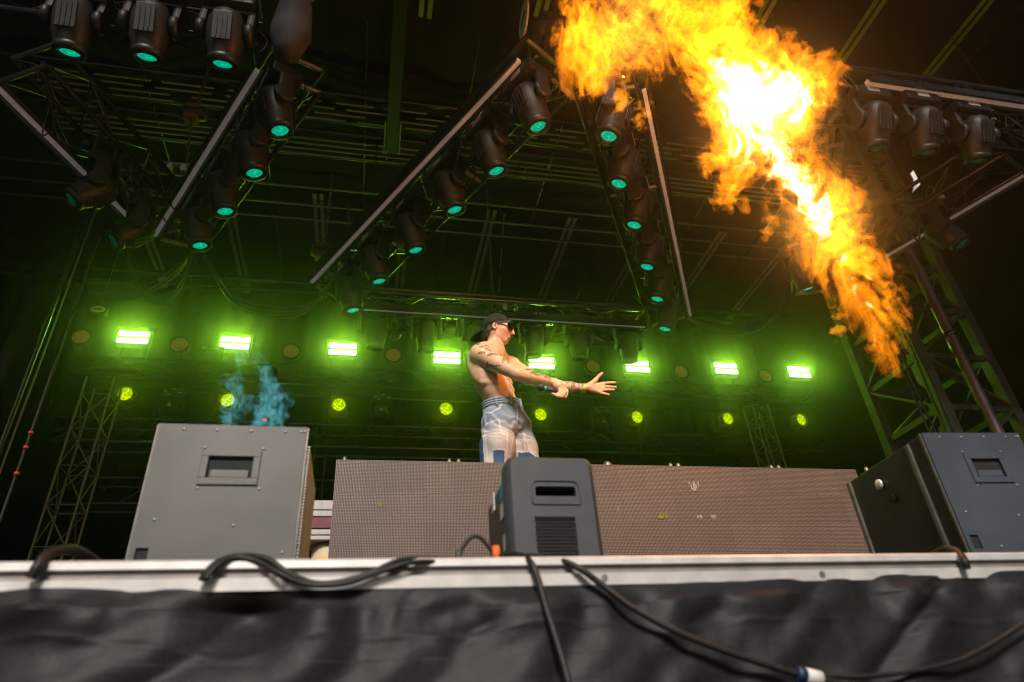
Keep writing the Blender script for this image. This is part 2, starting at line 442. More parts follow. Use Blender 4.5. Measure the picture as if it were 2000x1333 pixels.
# ------------------------------------------------------------------ roof
roof = thing('stage_roof', (2.0, 7.0, ROOFZ), 'black fabric stage roof high above the lamp trusses', 'roof')
rs = MB()
nx_, ny_ = 60, 40
rx = np.linspace(-7, 8.62, nx_); ry = np.linspace(-1.4, 12, ny_)  # front overhang lengthened out of view to keep sun off the trusses
RX, RYY = np.meshgrid(rx, ry, indexing='ij')
RZ = ROOFZ + 0.14 + 0.05 * spectral((64, 64), 2.5, (1, 1), 31)[:nx_, :ny_]
ii = np.arange(nx_ * ny_).reshape(nx_, ny_)
obj('skin', np_mesh('skin', np.stack([RX - 2, RYY - 7, RZ - ROOFZ], -1).reshape(-1, 3), np.stack([ii[:-1, :-1], ii[:-1, 1:], ii[1:, 1:], ii[1:, :-1]], -1).reshape(-1, 4), M_ROOF), roof)
MB().box((0.8, 5.3, ROOFZ + 0.75), (15.7, 13.6, 0.05)).build('top_sheet', M_ROOF, roof, True)  # reaches forward with the skin, its unseen front shading the rig
for k in range(9):
    x = -4.05 + 1.48 * k
    for (ya, yb) in ((3.2, 5.15), (8.55, 11.2)):
        for s in (-0.055, 0.055):
            MB().box((x + s, (ya + yb) / 2, ROOFZ - 0.01), (0.06, yb - ya, 0.012)).build('batten', M_YGREEN if ya < 4 else M_ROOFBAR, roof, True)  # front set has the green lamp light painted into its colour
    rod((x, 11.2, ROOFZ - 0.06), (x, 11.35, ROOFZ - 0.06), 0.09, M_ROOFBAR, roof, 'shoe')
for k in range(8):
    x = -3.3 + 1.48 * k
    rod((x, 5.3, ROOFZ - 0.02), (x, 11.2, ROOFZ - 0.02), 0.012, M_BLACK, roof, 'cable')
for (a, b) in (((2.10, 8.6), (2.17, 9.2)), ((2.22, 9.5), (2.3, 10.1)), ((2.35, 10.4), (2.42, 10.9))):
    rod((a[0], a[1], ROOFZ - 0.02), (b[0], b[1], ROOFZ - 0.02), 0.014, M_ROOFBAR, roof, 'wire_end')
# slatted cross beams lit from below
for bi, (yb, lab) in enumerate(((6.66, 'nearer of the two slatted beams crossing under the dark roof'), (7.36, 'farther of the two slatted beams crossing under the dark roof'))):
    bt = thing('roof_beam', (2.0, yb, ROOFZ - 0.2), lab, 'beam', 'slatted roof beams')
    for s in range(4):
        y = yb - 0.15 + 0.10 * s; x = -4.6
        while x < 8.3:
            L = 2.2 if bi else random.uniform(0.5, 0.8)
            gap = 0.03 if bi else random.uniform(0.12, 0.3)
            rod((x, y, ROOFZ - 0.2), (min(x + L, 8.4), y, ROOFZ - 0.2), 0.013, M_ROOFBAR, bt, 'slat')
            x += L + gap
    for k in range(6):
        rod((-4.4 + 2.2 * k, yb - 0.19, ROOFZ - 0.18), (-4.4 + 2.2 * k, yb + 0.19, ROOFZ - 0.18), 0.012, M_BLACK, bt, 'crossbar')
    for s in (-1, 1): rod((-6.3, yb + 0.24 * s, ROOFZ - 0.12), (8.4, yb + 0.24 * s, ROOFZ - 0.12), 0.035, M_BLACK, bt, 'chord')
# long dark beams running front to back and cross pipes
for px, ya, yb, lab in ((765, 2.8, 7.6, 'dark flat beam running front to back left of the roof centre'),):
    q = U(px, 285, Z=8.1)
    ob = thing('roof_beam', (q[0], 5, CZ + 8.0), lab, 'beam')
    MB().box((q[0], (ya + q[1]) / 2, CZ + 8.02), (0.17, q[1] - ya, 0.12)).build('profile', M_BLACKP, ob, True)
    for s in (-1, 1):
        MB().cyl((q[0] + 0.11 * s, q[1] - 0.02, CZ + 7.9), (q[0] + 0.11 * s, q[1] - 0.02, CZ + 8.12), 0.02).build('bracket_bolt', M_SCREW, ob, True)
        rod((q[0] + 0.11 * s, q[1] - 0.55, CZ + 7.95), (q[0] + 0.11 * s, q[1], CZ + 7.95), 0.012, M_ROOFBAR, ob, 'side_rod')
for i, (py, r) in enumerate(((395, 0.02), (428, 0.02), (455, 0.018), (575, 0.05), (592, 0.03))):
    q = U(900, py, Z=8.0 if i < 3 else 7.6)
    tag(rod((-6.3, q[1], q[2]), (8.4, q[1], q[2]), r, M_BLACK if i > 2 else M_TRUSSALU, None, 'roof_pipe'),
        f'{ORD[i]} thin pipe crossing the roof, counted from the slatted beams backwards', 'pipe', 'roof cross pipes')
# ------------------------------------------------------------------ lamp trusses (a mirrored rig hung level, 5 m above the lens)
TZ = CZ + 5.0; AX = 1.70            # rig height and its axis of symmetry
def truss(label, A0, A1, B0, B1, h=0.30, strip=None, z=TZ, r=0.025, step=0.42, clutter=3, group=None, rungs=1.25):
    A0, A1, B0, B1 = [Vector((p[0], p[1], z)) for p in (A0, A1, B0, B1)]
    up = Vector((0, 0, h)); mid = (A0 + A1 + B0 + B1) / 4
    t = thing('lighting_truss', mid, label, 'truss', group)
    for p, q in ((A0, A1), (B0, B1), (A0 + up, A1 + up), (B0 + up, B1 + up)): rod(p, q, r, M_BLACK, t, 'chord')
    L = (A1 - A0).length; n = max(2, round(L / step))
    for P0, P1 in ((A0, A1), (B0, B1)):
        for i in range(n):
            a = P0.lerp(P1, i / n); b = P0.lerp(P1, (i + 1) / n)
            rod(a + (up if i % 2 else up * 0), b + (up * 0 if i % 2 else up), r * 0.42, M_BLACK, t, 'brace')
    m = max(2, round(L / rungs))
    for i in range(m + 1):
        f = min(max(i / m, 0.006), 0.994)
        for zz in ((0, h) if i in (0, m) else (0,)):
            rod(A0.lerp(A1, f) + Vector((0, 0, zz)), B0.lerp(B1, f) + Vector((0, 0, zz)), r * 0.9, M_TRUSSALU, t, 'rung')
    for i in range(n):                # diagonals of the upper face
        a = A0.lerp(A1, i / n) + up; b = B0.lerp(B1, (i + 1) / n) + up
        if i % 2: a, b = B0.lerp(B1, i / n) + up, A0.lerp(A1, (i + 1) / n) + up
        rod(a, b, r * 0.42, M_BLACK, t, 'brace')
    if strip:
        P0, P1 = (A0, A1) if strip == 'A' else (B0, B1)
        out = ((A0 - B0) if strip == 'A' else (B0 - A0)).normalized() * 0.055
        dz = Vector((0, 0, 0.0))
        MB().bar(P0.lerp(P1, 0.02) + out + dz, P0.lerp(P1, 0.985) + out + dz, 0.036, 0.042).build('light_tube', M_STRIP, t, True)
        MB().bar(P0.lerp(P1, 0.02) + out * 1.9 + dz, P0.lerp(P1, 0.985) + out * 1.9 + dz, 0.02, 0.085).build('tube_channel', M_BLACK, t, True)
    for c in range(clutter):          # power and data lines tied along the truss
        pts = []; nn = max(6, int(L / 0.28)); off = random.uniform(0.15, 0.85)
        for i in range(nn + 1):
            f = i / nn; p = A0.lerp(A1, f).lerp(B0.lerp(B1, f), min(1, max(0, off + random.uniform(-0.13, 0.13))))
            pts.append(p + Vector((0, 0, random.uniform(0.02, 0.26) - (0.18 if random.random() < 0.15 else 0))))
        MB().tube(smooth_path(pts, 4), random.choice((0.007, 0.010, 0.013)), 6).build('cable', M_CABLEG, t, True)
    for c in range(max(2, int(L / 0.28))):   # clamps and connector bodies
        f = random.uniform(0.05, 0.95); e = random.random()
        p = A0.lerp(A1, f).lerp(B0.lerp(B1, f), e) + Vector((0, 0, random.uniform(0.0, 0.2)))
        MB().box(p, (random.uniform(.04, .10), random.uniform(.02, .05), random.uniform(.02, .06)), Matrix.Rotation(random.uniform(0, 3), 3, 'Z'), 0.006).build('junction_box', random.choice((M_BLACKP, M_BLACKP, M_TRUSSALU, M_TRUSSALU, M_PAPER)), t, True)
    for c in range(max(2, int(L / 0.45))):   # loose loops between lamp and truss
        f = random.uniform(0.04, 0.96); e = random.uniform(0.1, 0.9); p = A0.lerp(A1, f).lerp(B0.lerp(B1, f), e)
        q = p + Vector((random.uniform(-.25, .25), random.uniform(-.25, .25), 0))
        MB().tube(smooth_path([p + Vector((0, 0, .12)), p + Vector((random.uniform(-.08, .08), random.uniform(-.08, .08), -.1)), (p + q) / 2 - Vector((0, 0, random.uniform(.1, .24))), q + Vector((0, 0, .1))], 5), random.choice((.006, .008, .011)), 6).build('cable_loop', M_CABLEG, t, True)
    return t
def mir(p): return (2 * AX - p[0], p[1])
A3 = ((1.13, 3.32), (-0.77, 6.71)); B3 = ((1.58, 3.60), (-0.305, 7.14))
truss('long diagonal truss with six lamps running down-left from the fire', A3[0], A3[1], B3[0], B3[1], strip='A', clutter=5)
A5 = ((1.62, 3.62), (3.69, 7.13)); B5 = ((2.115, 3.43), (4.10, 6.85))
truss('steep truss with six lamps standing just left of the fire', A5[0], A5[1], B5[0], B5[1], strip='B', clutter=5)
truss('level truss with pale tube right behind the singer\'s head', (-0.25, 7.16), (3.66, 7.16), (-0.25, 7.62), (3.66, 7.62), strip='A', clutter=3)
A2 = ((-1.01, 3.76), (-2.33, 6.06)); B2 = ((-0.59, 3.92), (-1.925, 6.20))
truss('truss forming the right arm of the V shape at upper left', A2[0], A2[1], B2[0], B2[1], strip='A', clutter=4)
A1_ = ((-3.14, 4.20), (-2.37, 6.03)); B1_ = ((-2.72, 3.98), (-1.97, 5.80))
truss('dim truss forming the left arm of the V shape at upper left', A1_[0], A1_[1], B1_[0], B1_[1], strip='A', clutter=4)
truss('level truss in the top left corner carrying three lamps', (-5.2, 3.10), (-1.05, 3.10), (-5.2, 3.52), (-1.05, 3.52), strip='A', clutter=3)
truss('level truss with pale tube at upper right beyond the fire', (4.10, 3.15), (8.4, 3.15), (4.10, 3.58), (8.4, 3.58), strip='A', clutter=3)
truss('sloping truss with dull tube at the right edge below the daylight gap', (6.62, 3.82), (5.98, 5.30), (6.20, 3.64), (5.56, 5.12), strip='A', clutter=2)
truss('truss mostly hidden behind the middle of the fire', mir(B2[0]), mir(B2[1]), mir(A2[0]), mir(A2[1]), clutter=2)

# ------------------------------------------------------------------ moving head lamps
def make_head():
    """hung upside down: origin at the clamp, head tilts about its pivot"""
    t = thing('moving_head_lamp', (0, 0, 0), 'moving head lamp', 'lamp')
    MB().box((0, 0, -0.065), (0.36, 0.26, 0.11), bev=0.02).build('base', M_BLACKP, t)
    MB().box((0, -0.132, -0.06), (0.12, 0.006, 0.05)).build('display', M_PAPER, t)
    for s in (-1, 1):
        c = MB()
        c.bar((0.10 * s, 0, -0.02), (0.10 * s, 0, 0.07), 0.05, 0.03)
        c.lathe([(0.032, -0.02), (0.036, 0), (0.032, 0.02)], 10, (0.10 * s, 0, 0.07), 'X')
        c.build('clamp', M_BLACK, t)
    for s in (-1, 1):
        y = MB()
        y.box((0.165 * s, 0, -0.24), (0.055, 0.12, 0.24), bev=0.02)
        y.lathe([(0.075, -0.028), (0.085, 0), (0.075, 0.028)], 14, (0.165 * s, 0, -0.33), 'X')
        y.build('yoke_arm', M_HEAD, t)
    MB().box((0, 0, -0.135), (0.37, 0.13, 0.05), bev=0.02).build('yoke_bridge', M_HEAD, t)
    h = MB().lathe([(0.0, 0.17), (0.06, 0.168), (0.10, 0.14), (0.125, 0.08), (0.134, 0.0), (0.130, -0.09), (0.112, -0.18), (0.098, -0.225), (0.098, -0.23)], 24)
    hd = h.build('head', M_HEAD, t); hd.location = (0, 0, -0.33)
    for s in (-1, 1):
        MB().box((0, 0.128 * s, -0.02), (0.13, 0.012, 0.22), bev=0.005).build('panel', M_HEAD, hd)
        for k in (-0.06, 0.0, 0.06):
            MB().box((k * 0.55, 0.1375 * s, -0.03), (0.008, 0.006, 0.17)).build('rib', M_BLACKP, hd)
    MB().lathe([(0.101, -0.205), (0.108, -0.212), (0.108, -0.255), (0.070, -0.262), (0.066, -0.240)], 24, caps=False).build('lens_ring', M_BLACKP, hd)
    MB().lathe([(0.0, -0.254), (0.03, -0.252), (0.055, -0.247), (0.066, -0.241)], 20).build('lens', M_LENS, hd)
    MB().tube(smooth_path([(0.16, 0.08, -0.1), (0.26, 0.12, -0.2), (0.2, 0.14, -0.32), (0.05, 0.15, -0.2), (-0.12, 0.13, -0.08)], 5), 0.006, 6).build('cable', M_CABLE, t)
    MB().tube(smooth_path([(-0.15, -0.08, -0.02), (-0.24, -0.1, 0.1), (-0.12, -0.06, 0.2), (0.05, 0.02, 0.12)], 5), 0.005, 6).build('safety_cord', M_TRUSSALU, t)
    return t
head0 = make_head(); head_used = [False]
def place_head(loc, rz, tilt, label, group, lens=True):
    if not head_used[0]: o = head0; head_used[0] = True
    else: o = copy_tree(head0)
    o.location = loc; o.rotation_euler = (0, 0, rz); tag(o, label, 'lamp', group)
    for ch in o.children:
        if ch.name.startswith('head'):
            ch.rotation_euler = (tilt, 0, 0)
            for g_ in ch.children:
                if g_.name.startswith('lens') and not g_.name.startswith('lens_ring') and not lens:
                    me = bpy.data.meshes.get('dark_lens')
                    if me is None:
                        me = g_.data.copy(); me.name = 'dark_lens'; me.materials.clear(); me.materials.append(M_LENSDIM)
                    g_.data = me
    return o
def along(A, B, k, n, f0, f1):
    f = f0 + (f1 - f0) * k / max(1, n - 1)
    a = Vector((*A[0], 0)).lerp(Vector((*A[1], 0)), f); b = Vector((*B[0], 0)).lerp(Vector((*B[1], 0)), f)
    return (a + b) / 2
def from_lens(pts, dz, lab, rz, tilt, group, lens=True):
    """lamps set out at measured lens places"""
    for i, (px, py) in enumerate(pts):
        p = U(px, py, Z=5.0 - 0.53)
        # horizontal offset of the lens from the clamp caused by the tilt
        off = Matrix.Rotation(rz, 3, 'Z') @ (Matrix.Rotation(tilt, 3, 'X') @ Vector((0, 0, -0.25)))
        place_head((p[0] - off.x, p[1] - off.y, TZ + dz), rz, tilt, lab.format(ORD[i]), group, lens)
D3 = math.atan2(A3[1][1] - A3[0][1], A3[1][0] - A3[0][0])
from_lens([(1050, 238), (969, 325), (888, 401), (812, 480), (741, 541), (690, 598)], -0.02,
          '{} lamp from the top on the long diagonal truss', math.radians(-62), math.radians(16), 'lamps on the long diagonal truss')
from_lens([(1187, 258), (1207, 351), (1237, 432), (1262, 514), (1282, 577), (1297, 636)], -0.02,
          '{} lamp from the top on the steep truss beside the fire', math.radians(60), math.radians(20), 'lamps on the steep truss')
from_lens([(549, 246), (499, 329), (442, 404), (393, 471)], -0.02,
          '{} lamp from the top on the right arm of the V truss', math.radians(-62), math.radians(16), 'lamps on the right arm of the V truss')
from_lens([(437, 118), (290, 104), (140, 95)], -0.02,
          '{} lamp from the right on the truss in the top left corner', 0.0, math.radians(24), 'lamps on the top left truss')
from_lens([(140, 388), (222, 468)], -0.02,
          '{} dark lamp from the left on the left arm of the V truss', math.radians(-70), math.radians(-38), 'lamps on the left arm of the V truss', False)
from_lens([(1707, 283), (1805, 292), (1905, 308)], -0.02,
          '{} dim lamp from the left on the truss at upper right', 0.0, math.radians(26), 'lamps on the upper right truss', False)
from_lens([(1575, 556)], -0.02, 'single green-eyed lamp peeping out left of the fire\'s lower half{:.0}', math.radians(-40), math.radians(15), 'lamps behind the fire')
from_lens([(1875, 470)], -0.02, 'single dark lamp below the sloping truss at the right edge{:.0}', math.radians(40), math.radians(-25), 'lamps at the right edge', False)
for i, px in enumerate((735, 833, 930, 1040, 1127, 1222)):
    p = U(px, 640, Y=7.40)
    place_head((p[0], 7.40, TZ + 0.20), 0.0, math.radians(14), f'{ORD[i]} unlit lamp from the left hanging under the truss behind the singer', 'lamps hanging behind the singer', False)

# ------------------------------------------------------------------ rear trusses with strobes, bowls and par lamps
BY = 10.0
def rear_truss(label, z, h, x0, x1, y=BY + 0.25):
    t = thing('rear_truss', ((x0 + x1) / 2, y, z), label, 'truss', 'rear trusses')
    for dy in (0, 0.4):
        for dz in (0, h): rod((x0, y + dy, z + dz), (x1, y + dy, z + dz), 0.026, M_BLACK, t, 'chord')
    n = int((x1 - x0) / 0.5)
    for i in range(n):
        xa = x0 + (x1 - x0) * i / n; xb = x0 + (x1 - x0) * (i + 1) / n
        rod((xa, y, z + (h if i % 2 else 0)), (xb, y, z + (0 if i % 2 else h)), 0.011, M_BLACK, t, 'brace')
    for c in range(3):
        pts = [(x0 + (x1 - x0) * k / 40, y - 0.05 - 0.03 * c, z + h * random.uniform(0.0, 1.0)) for k in range(41)]
        MB().tube(smooth_path(pts, 3), 0.011, 6).build('cable', M_CABLE, t, True)
    return t
BX0, BX1 = -4.6, 8.4
zt = U(669, 740, Y=BY)[2]
rear_truss('upper rear truss just below the row of white-green strobes', zt, 0.34, BX0, BX1)
zp = U(662, 860, Y=BY)[2]
rear_truss('lower rear truss just below the row of round yellow-green lamps', zp, 0.38, BX0, BX1)
zq = U(662, 960, Y=BY)[2]
rear_truss('lowest rear truss partly hidden behind the screen wall', zq, 0.4, BX0, BX1, BY + 0.6)
for i, f in enumerate((0.16, 0.30, 0.5, 0.72, 0.9)):
    x = BX0 + (BX1 - BX0) * f
    rod((x, BY + 0.5, DECK), (x, BY + 0.5, zt + 0.3), 0.03, M_BLACK, None, 'rear_post')
    tag(bpy.data.objects[COL.objects[-1].name], f'{ORD[i]} dark upright post from the left carrying the rear trusses', 'post', 'rear posts')

# strobes: two bright tubes each
st_px = [(260, 659), (459, 670), (669, 682), (873, 699), (1058, 709), (1245, 716), (1418, 720), (1561, 727)]
GLOW = (0.38, 1.0, 0.0)
LIGHT_STROBE = bpy.data.lights.new('strobe_light', 'AREA')
LIGHT_STROBE.shape = 'RECTANGLE'; LIGHT_STROBE.size = 0.44; LIGHT_STROBE.size_y = 0.2
LIGHT_STROBE.energy = 19; LIGHT_STROBE.color = GLOW; LIGHT_STROBE.spread = math.radians(170)
SBAR = MB().box((0, 0, 0), (0.445, 0.02, 0.076), bev=0.006).mesh('tube', M_BAR)
sb = MB().box((0, 0.075, 0), (0.50, 0.12, 0.26), bev=0.015); SBODY = sb.mesh('housing', M_BLACKP)
SBR = MB().bar((-0.28, 0.07, 0), (-0.28, 0.07, 0.22), 0.03, 0.02).bar((0.28, 0.07, 0), (0.28, 0.07, 0.22), 0.03, 0.02).bar((-0.28, 0.07, 0.22), (0.28, 0.07, 0.22), 0.03, 0.02).mesh('bracket', M_BLACK)
for i, (px, py) in enumerate(st_px):
    p = U(px, py, Y=BY)
    t = thing('strobe_lamp', p, f'{ORD[i]} glaring two-bar strobe lamp from the left on the rear truss', 'lamp', 'strobe lamps on the rear truss')
    obj('housing', SBODY, t); obj('bracket', SBR, t)
    for s in (-1, 1):
        b = obj('tube', SBAR, t); b.location = (0, 0.0, 0.067 * s)
    lo = bpy.data.objects.new('strobe_light', LIGHT_STROBE); COL.objects.link(lo); lo.parent = t
    lo.location = (0, -0.03, 0); lo.rotation_euler = (math.radians(-90 + 20), 0, 0)
    for s in (-1, 1): rod((p[0] + 0.2 * s, BY + 0.16, p[2]), (p[0] + 0.2 * s, BY + 0.22, zt + 0.33), 0.015, M_BLACK, t, 'hanger')

# dull bowl lamps between the strobes
bw_px = [(160, 662), (352, 677), (569, 690), (768, 697), (1157, 719), (1328, 729), (1492, 737), (1632, 741)]
BOWL = MB().lathe([(0.0, 0.02), (0.06, 0.0), (0.11, -0.03), (0.125, -0.05)], 24, axis='Y').mesh('reflector', M_WARM)
SHELL = MB().lathe([(0.155, -0.065), (0.160, -0.05), (0.150, 0.03), (0.10, 0.10), (0.04, 0.13), (0.04, 0.2)], 24, axis='Y', caps=False).mesh('housing', M_BLACKP)
BULB = MB().lathe([(0.0, -0.045), (0.03, -0.035), (0.042, -0.01), (0.03, 0.012)], 16, axis='Y').mesh('bulb', M_BULB)
RIM = MB().lathe([(0.127, -0.05), (0.130, -0.07), (0.157, -0.07), (0.160, -0.05)], 24, axis='Y', caps=False).mesh('rim', M_BLACK)
for i, (px, py) in enumerate(bw_px):
    p = U(px, py, Y=BY)
    t = thing('bowl_lamp', p, f'{ORD[i]} dull reddish bowl lamp from the left between the strobes', 'lamp', 'bowl lamps between the strobes')
    for nm, me in (('reflector', BOWL), ('housing', SHELL), ('rim', RIM), ('bulb', BULB)): obj(nm, me, t)
    rod((p[0], BY + 0.15, p[2]), (p[0], BY + 0.24, zt + 0.33), 0.014, M_BLACK, t, 'hanger')

# lower row of par lamps
par_px = [(246, 771), (445, 783), (662, 792), (871, 800), (1055, 811), (1243, 816), (1420, 819), (1563, 821)]
PLENS = MB().lathe([(0.0, -0.045), (0.05, -0.04), (0.09, -0.025), (0.104, -0.01)], 24, axis='Y').mesh('lens', M_PAR)
PCAN = MB().lathe([(0.106, -0.06), (0.118, -0.06), (0.120, 0.16), (0.07, 0.24), (0.0, 0.25)], 24, axis='Y', caps=False).mesh('can', M_BLACKP)
LIGHT_PAR = bpy.data.lights.new('par_light', 'AREA'); LIGHT_PAR.shape = 'DISK'; LIGHT_PAR.size = 0.2
LIGHT_PAR.energy = 0.4; LIGHT_PAR.color = (0.5, 1.0, 0.0); LIGHT_PAR.spread = math.radians(120)
for i, (px, py) in enumerate(par_px):
    p = U(px, py, Y=BY)
    t = thing('par_lamp', p, f'{ORD[i]} round yellow-green lamp from the left in the lower row', 'lamp', 'round lamps in the lower row')
    t.rotation_euler = (math.radians(12), 0, 0)
    obj('lens', PLENS, t); obj('can', PCAN, t)
    MB().tube(smooth_path([(-0.14, 0.08, 0), (-0.14, 0.08, -0.14), (0, 0.08, -0.2), (0.14, 0.08, -0.14), (0.14, 0.08, 0)], 4), 0.012, 6).build('yoke', M_BLACK, t)
    lo = bpy.data.objects.new('par_light', LIGHT_PAR); COL.objects.link(lo); lo.parent = t
    lo.location = (0, -0.07, 0); lo.rotation_euler = (math.radians(-90), 0, 0)
# small floor lamps glimpsed beside the left case
for i, (px, py, sc, lab) in enumerate(((603, 985, 0.55, 'small green lamp glimpsed right of the left grey case, upper one'), (601, 1038, 0.9, 'green lamp glimpsed right of the left grey case, lower one'), (274, 1068, 0.9, 'green lamp half hidden at the lower left edge of the left grey case'))):
    p = U(px, py, Y=9.2)
    t = thing('par_lamp', p, lab, 'lamp', 'floor lamps behind the left case')
    me = bpy.data.meshes.get('floor_lens')
    if me is None:
        me = PLENS.copy(); me.name = 'floor_lens'; me.materials.clear(); me.materials.append(M_PARFLOOR)
    obj('lens', me, t); obj('can', PCAN, t); t.scale = (sc, sc, sc)
    rod((p[0], 9.3, DECK), (p[0], 9.3, p[2]), 0.02, M_BLACK, t, 'stand').scale.z /= sc

# unlit moving lights with warning stickers between the par lamps
for i, (px, py) in enumerate(((335, 778), (745, 788), (1176, 812), (1478, 806))):
    p = U(px, py, Y=BY - 0.1)
    t = thing('wash_light', p, f'{ORD[i]} unlit boxy light with yellow warning triangle, from the left', 'lamp', 'boxy lights with warning triangles')
    MB().box((0, 0.1, 0.10), (0.30, 0.22, 0.16), bev=0.02).build('base', M_BLACKP, t)
    for s in (-1, 1): MB().box((0.17 * s, 0.1, -0.06), (0.04, 0.12, 0.3), bev=0.01).build('yoke_arm', M_BLACKP, t)
    MB().lathe([(0.0, 0.12), (0.09, 0.1), (0.13, 0.0), (0.12, -0.12), (0.09, -0.14), (0.0, -0.13)], 18, (0, 0.1, -0.12)).build('head', M_BLACKP, t)
    MB().prism([(-0.035, -0.15), (0.035, -0.15), (0.0, -0.085)], 'Y', -0.05, -0.04).build('warning_triangle', M_YELLOW, t)
    for k, (dx, dz) in enumerate(((-0.10, 0.05), (0.02, 0.09), (-0.05, 0.0), (0.11, 0.03))):
        MB().box((dx, -0.018, 0.06 + dz), (0.05, 0.006, 0.008)).build('print_mark', M_PAPER, t)
    rod((p[0], BY, p[2] + 0.15), (p[0], BY + 0.2, zt + 0.02), 0.015, M_BLACK, t, 'hanger')

# ------------------------------------------------------------------ swagged cables
def swag(pts, Y, label, n=4, r=0.014, spread=0.05):
    P = [U(px, py, Y=Y) for px, py in pts]
    t = thing('hanging_cable', P[len(P) // 2], label, 'cable')
    for k in range(n):
        o = np.array([0, random.uniform(-1, 1), random.uniform(-1, 1)]) * spread
        w = np.linspace(-1, 1, len(P)); w = 1 - w ** 2
        MB().tube(smooth_path([p + o * (0.25 + w[i]) for i, p in enumerate(P)], 7), r * random.uniform(0.6, 1.2), 7).build('strand', M_CABLEG, t, True)
    return t
swag([(252, 482), (252, 520), (268, 560), (300, 586), (335, 580), (360, 545), (372, 505), (384, 488)], 6.3, 'bundle of cables looping below the tip of the V truss')
swag([(175, 570), (220, 578), (275, 568), (320, 545), (350, 520), (378, 490)], 6.35, 'cable bundle sweeping left from the tip of the V truss', 3)
swag([(398, 500), (425, 545), (455, 585), (500, 605), (560, 612), (600, 602), (625, 585)], 6.6, 'cable bundle swagged from the V truss to the long diagonal truss', 5, spread=0.07)
swag([(1345, 622), (1375, 640), (1410, 652), (1445, 654), (1490, 640), (1525, 600), (1540, 560)], 6.9, 'cable bundle swagged from the steep truss towards the fire', 4)
swag([(1272, 640), (1290, 660), (1320, 665), (1350, 648), (1372, 628)], 7.2, 'thin cable loop below the foot of the steep truss', 2, 0.008)
swag([(335, 455), (328, 478), (336, 492), (352, 486), (358, 470)], 6.0, 'small wire loop right below the tip of the V truss', 1, 0.007, 0)

# ------------------------------------------------------------------ hoists, chains
def chain(a, b, parent):
    a = Vector(a); b = Vector(b); n = int((b - a).length / 0.075); mb = MB()
    for i in range(n):
        p = a.lerp(b, (i + 0.5) / n); ax = Vector((1, 0, 0)) if i % 2 else Vector((0, 1, 0))
        for s in (-1, 1): mb.bar(p + ax * 0.016 * s - Vector((0, 0, 0.038)), p + ax * 0.016 * s + Vector((0, 0, 0.038)), 0.012, 0.012, up=(0, 1, 0))
    return mb.build('chain', M_CHAIN, parent, True)
def hoist(px, py, Z, label, s=1.0, ptop=None, plate=False):
    p = U(px, py, Z=Z)
    t = thing('chain_hoist', p, label, 'hoist', 'chain hoists')
    MB().box(p, (0.20 * s, 0.16 * s, 0.30 * s), bev=0.03 * s).build('body', M_HOIST if not plate else M_BLACKP, t, True)
    MB().lathe([(0.09 * s, -0.16 * s), (0.10 * s, -0.1 * s), (0.10 * s, 0.16 * s), (0.08 * s, 0.2 * s)], 16, p, 'X').build('motor', M_BLACKP, t, True)
    MB().tube(smooth_path([p + np.array([0, 0, -0.15 * s]), p + np.array([0, 0, -0.22 * s]), p + np.array([0.04 * s, 0, -0.27 * s]), p + np.array([0.0, 0, -0.31 * s]), p + np.array([-0.04 * s, 0, -0.27 * s])], 4), 0.014 * s, 6).build('hook', M_CHAIN, t, True)
    chain(p + np.array([0.03, 0, 0.14 * s]), (p[0] + 0.03, p[1], ROOFZ - 0.05), t)
    if plate:
        q = p + np.array([-0.22 * s, -0.1, 0.02])
        MB().lathe([(0.115 * s, -0.01), (0.115 * s, 0.01)], 24, q, 'X').build('name_plate', M_PAPER, t, True)
        MB().box(q + np.array([-0.012, 0, 0]), (0.004, 0.12 * s, 0.03 * s)).build('plate_print', M_DARK, t, True)
    return t
hoist(376, 222, 6.6, 'small hoist with red hook above the V truss', 0.8)
hoist(628, 492, 6.6, 'brownish hoist left of the long diagonal truss', 0.9)
hoist(1085, 70, 5.9, 'hoist with round pale plate beside the top of the fire', 1.5, plate=True)
hoist(960, 600, 5.7, 'hoist above the level truss over the singer\'s cap', 0.7)
hoist(1640, 460, 6.2, 'dark hoist behind the right flank of the fire', 0.9)
for i, (pa, pb, lab) in enumerate((((372, 240), (365, 318), 'rusty chain dropping to the tip of the V truss'), ((680, 400), (683, 472), 'thin chain beside the long diagonal truss'))):
    a = U(*pa, Z=6.3); t = thing('hanging_chain', a, lab, 'chain'); b = U(*pb, Y=a[1]); chain(b, a, t)
# spreader cluster at the tip of the V truss and above the singer
for (px, py, w, lab) in ((347, 322, 0.52, 'short spreader bar with hardware inside the V truss'), (975, 594, 0.62, 'pale spreader bar above the singer\'s cap')):
    p = U(px, py, Z=5.45); t = thing('spreader_bar', p, lab, 'bar')
    MB().cyl(p - np.array([w / 2, 0, 0]), p + np.array([w / 2, 0, 0.0]), 0.028).build('pipe', M_TRUSSALU, t, True)
    for k in range(4):
        f = -w / 2 + w * (k + 0.5) / 4
        MB().box(p + np.array([f, 0, -0.05]), (0.05, 0.06, 0.09), bev=0.01).build('clamp', random.choice((M_ALU, M_BLACKP)), t, True)
        MB().tube(smooth_path([p + np.array([f, 0, -0.08]), p + np.array([f + 0.06, 0.05, -0.2]), p + np.array([f - 0.03, 0.02, -0.34])], 5), 0.009, 6).build('sling', M_CABLE, t, True)
# folded white drop bag in the top corner
p = U(572, 45, Z=4.9)
MBg = MB().lathe([(0.02, -0.42), (0.10, -0.36), (0.15, -0.15), (0.13, 0.15), (0.09, 0.4), (0.03, 0.5)], 18, p)
tag(MBg.build('chain_bag', material('grey_canvas', (0.04, 0.037, 0.04), 0.85, 0, 0.3, 5, 0.4)), 'grey canvas chain bag hanging at the top near the corner truss', 'bag')
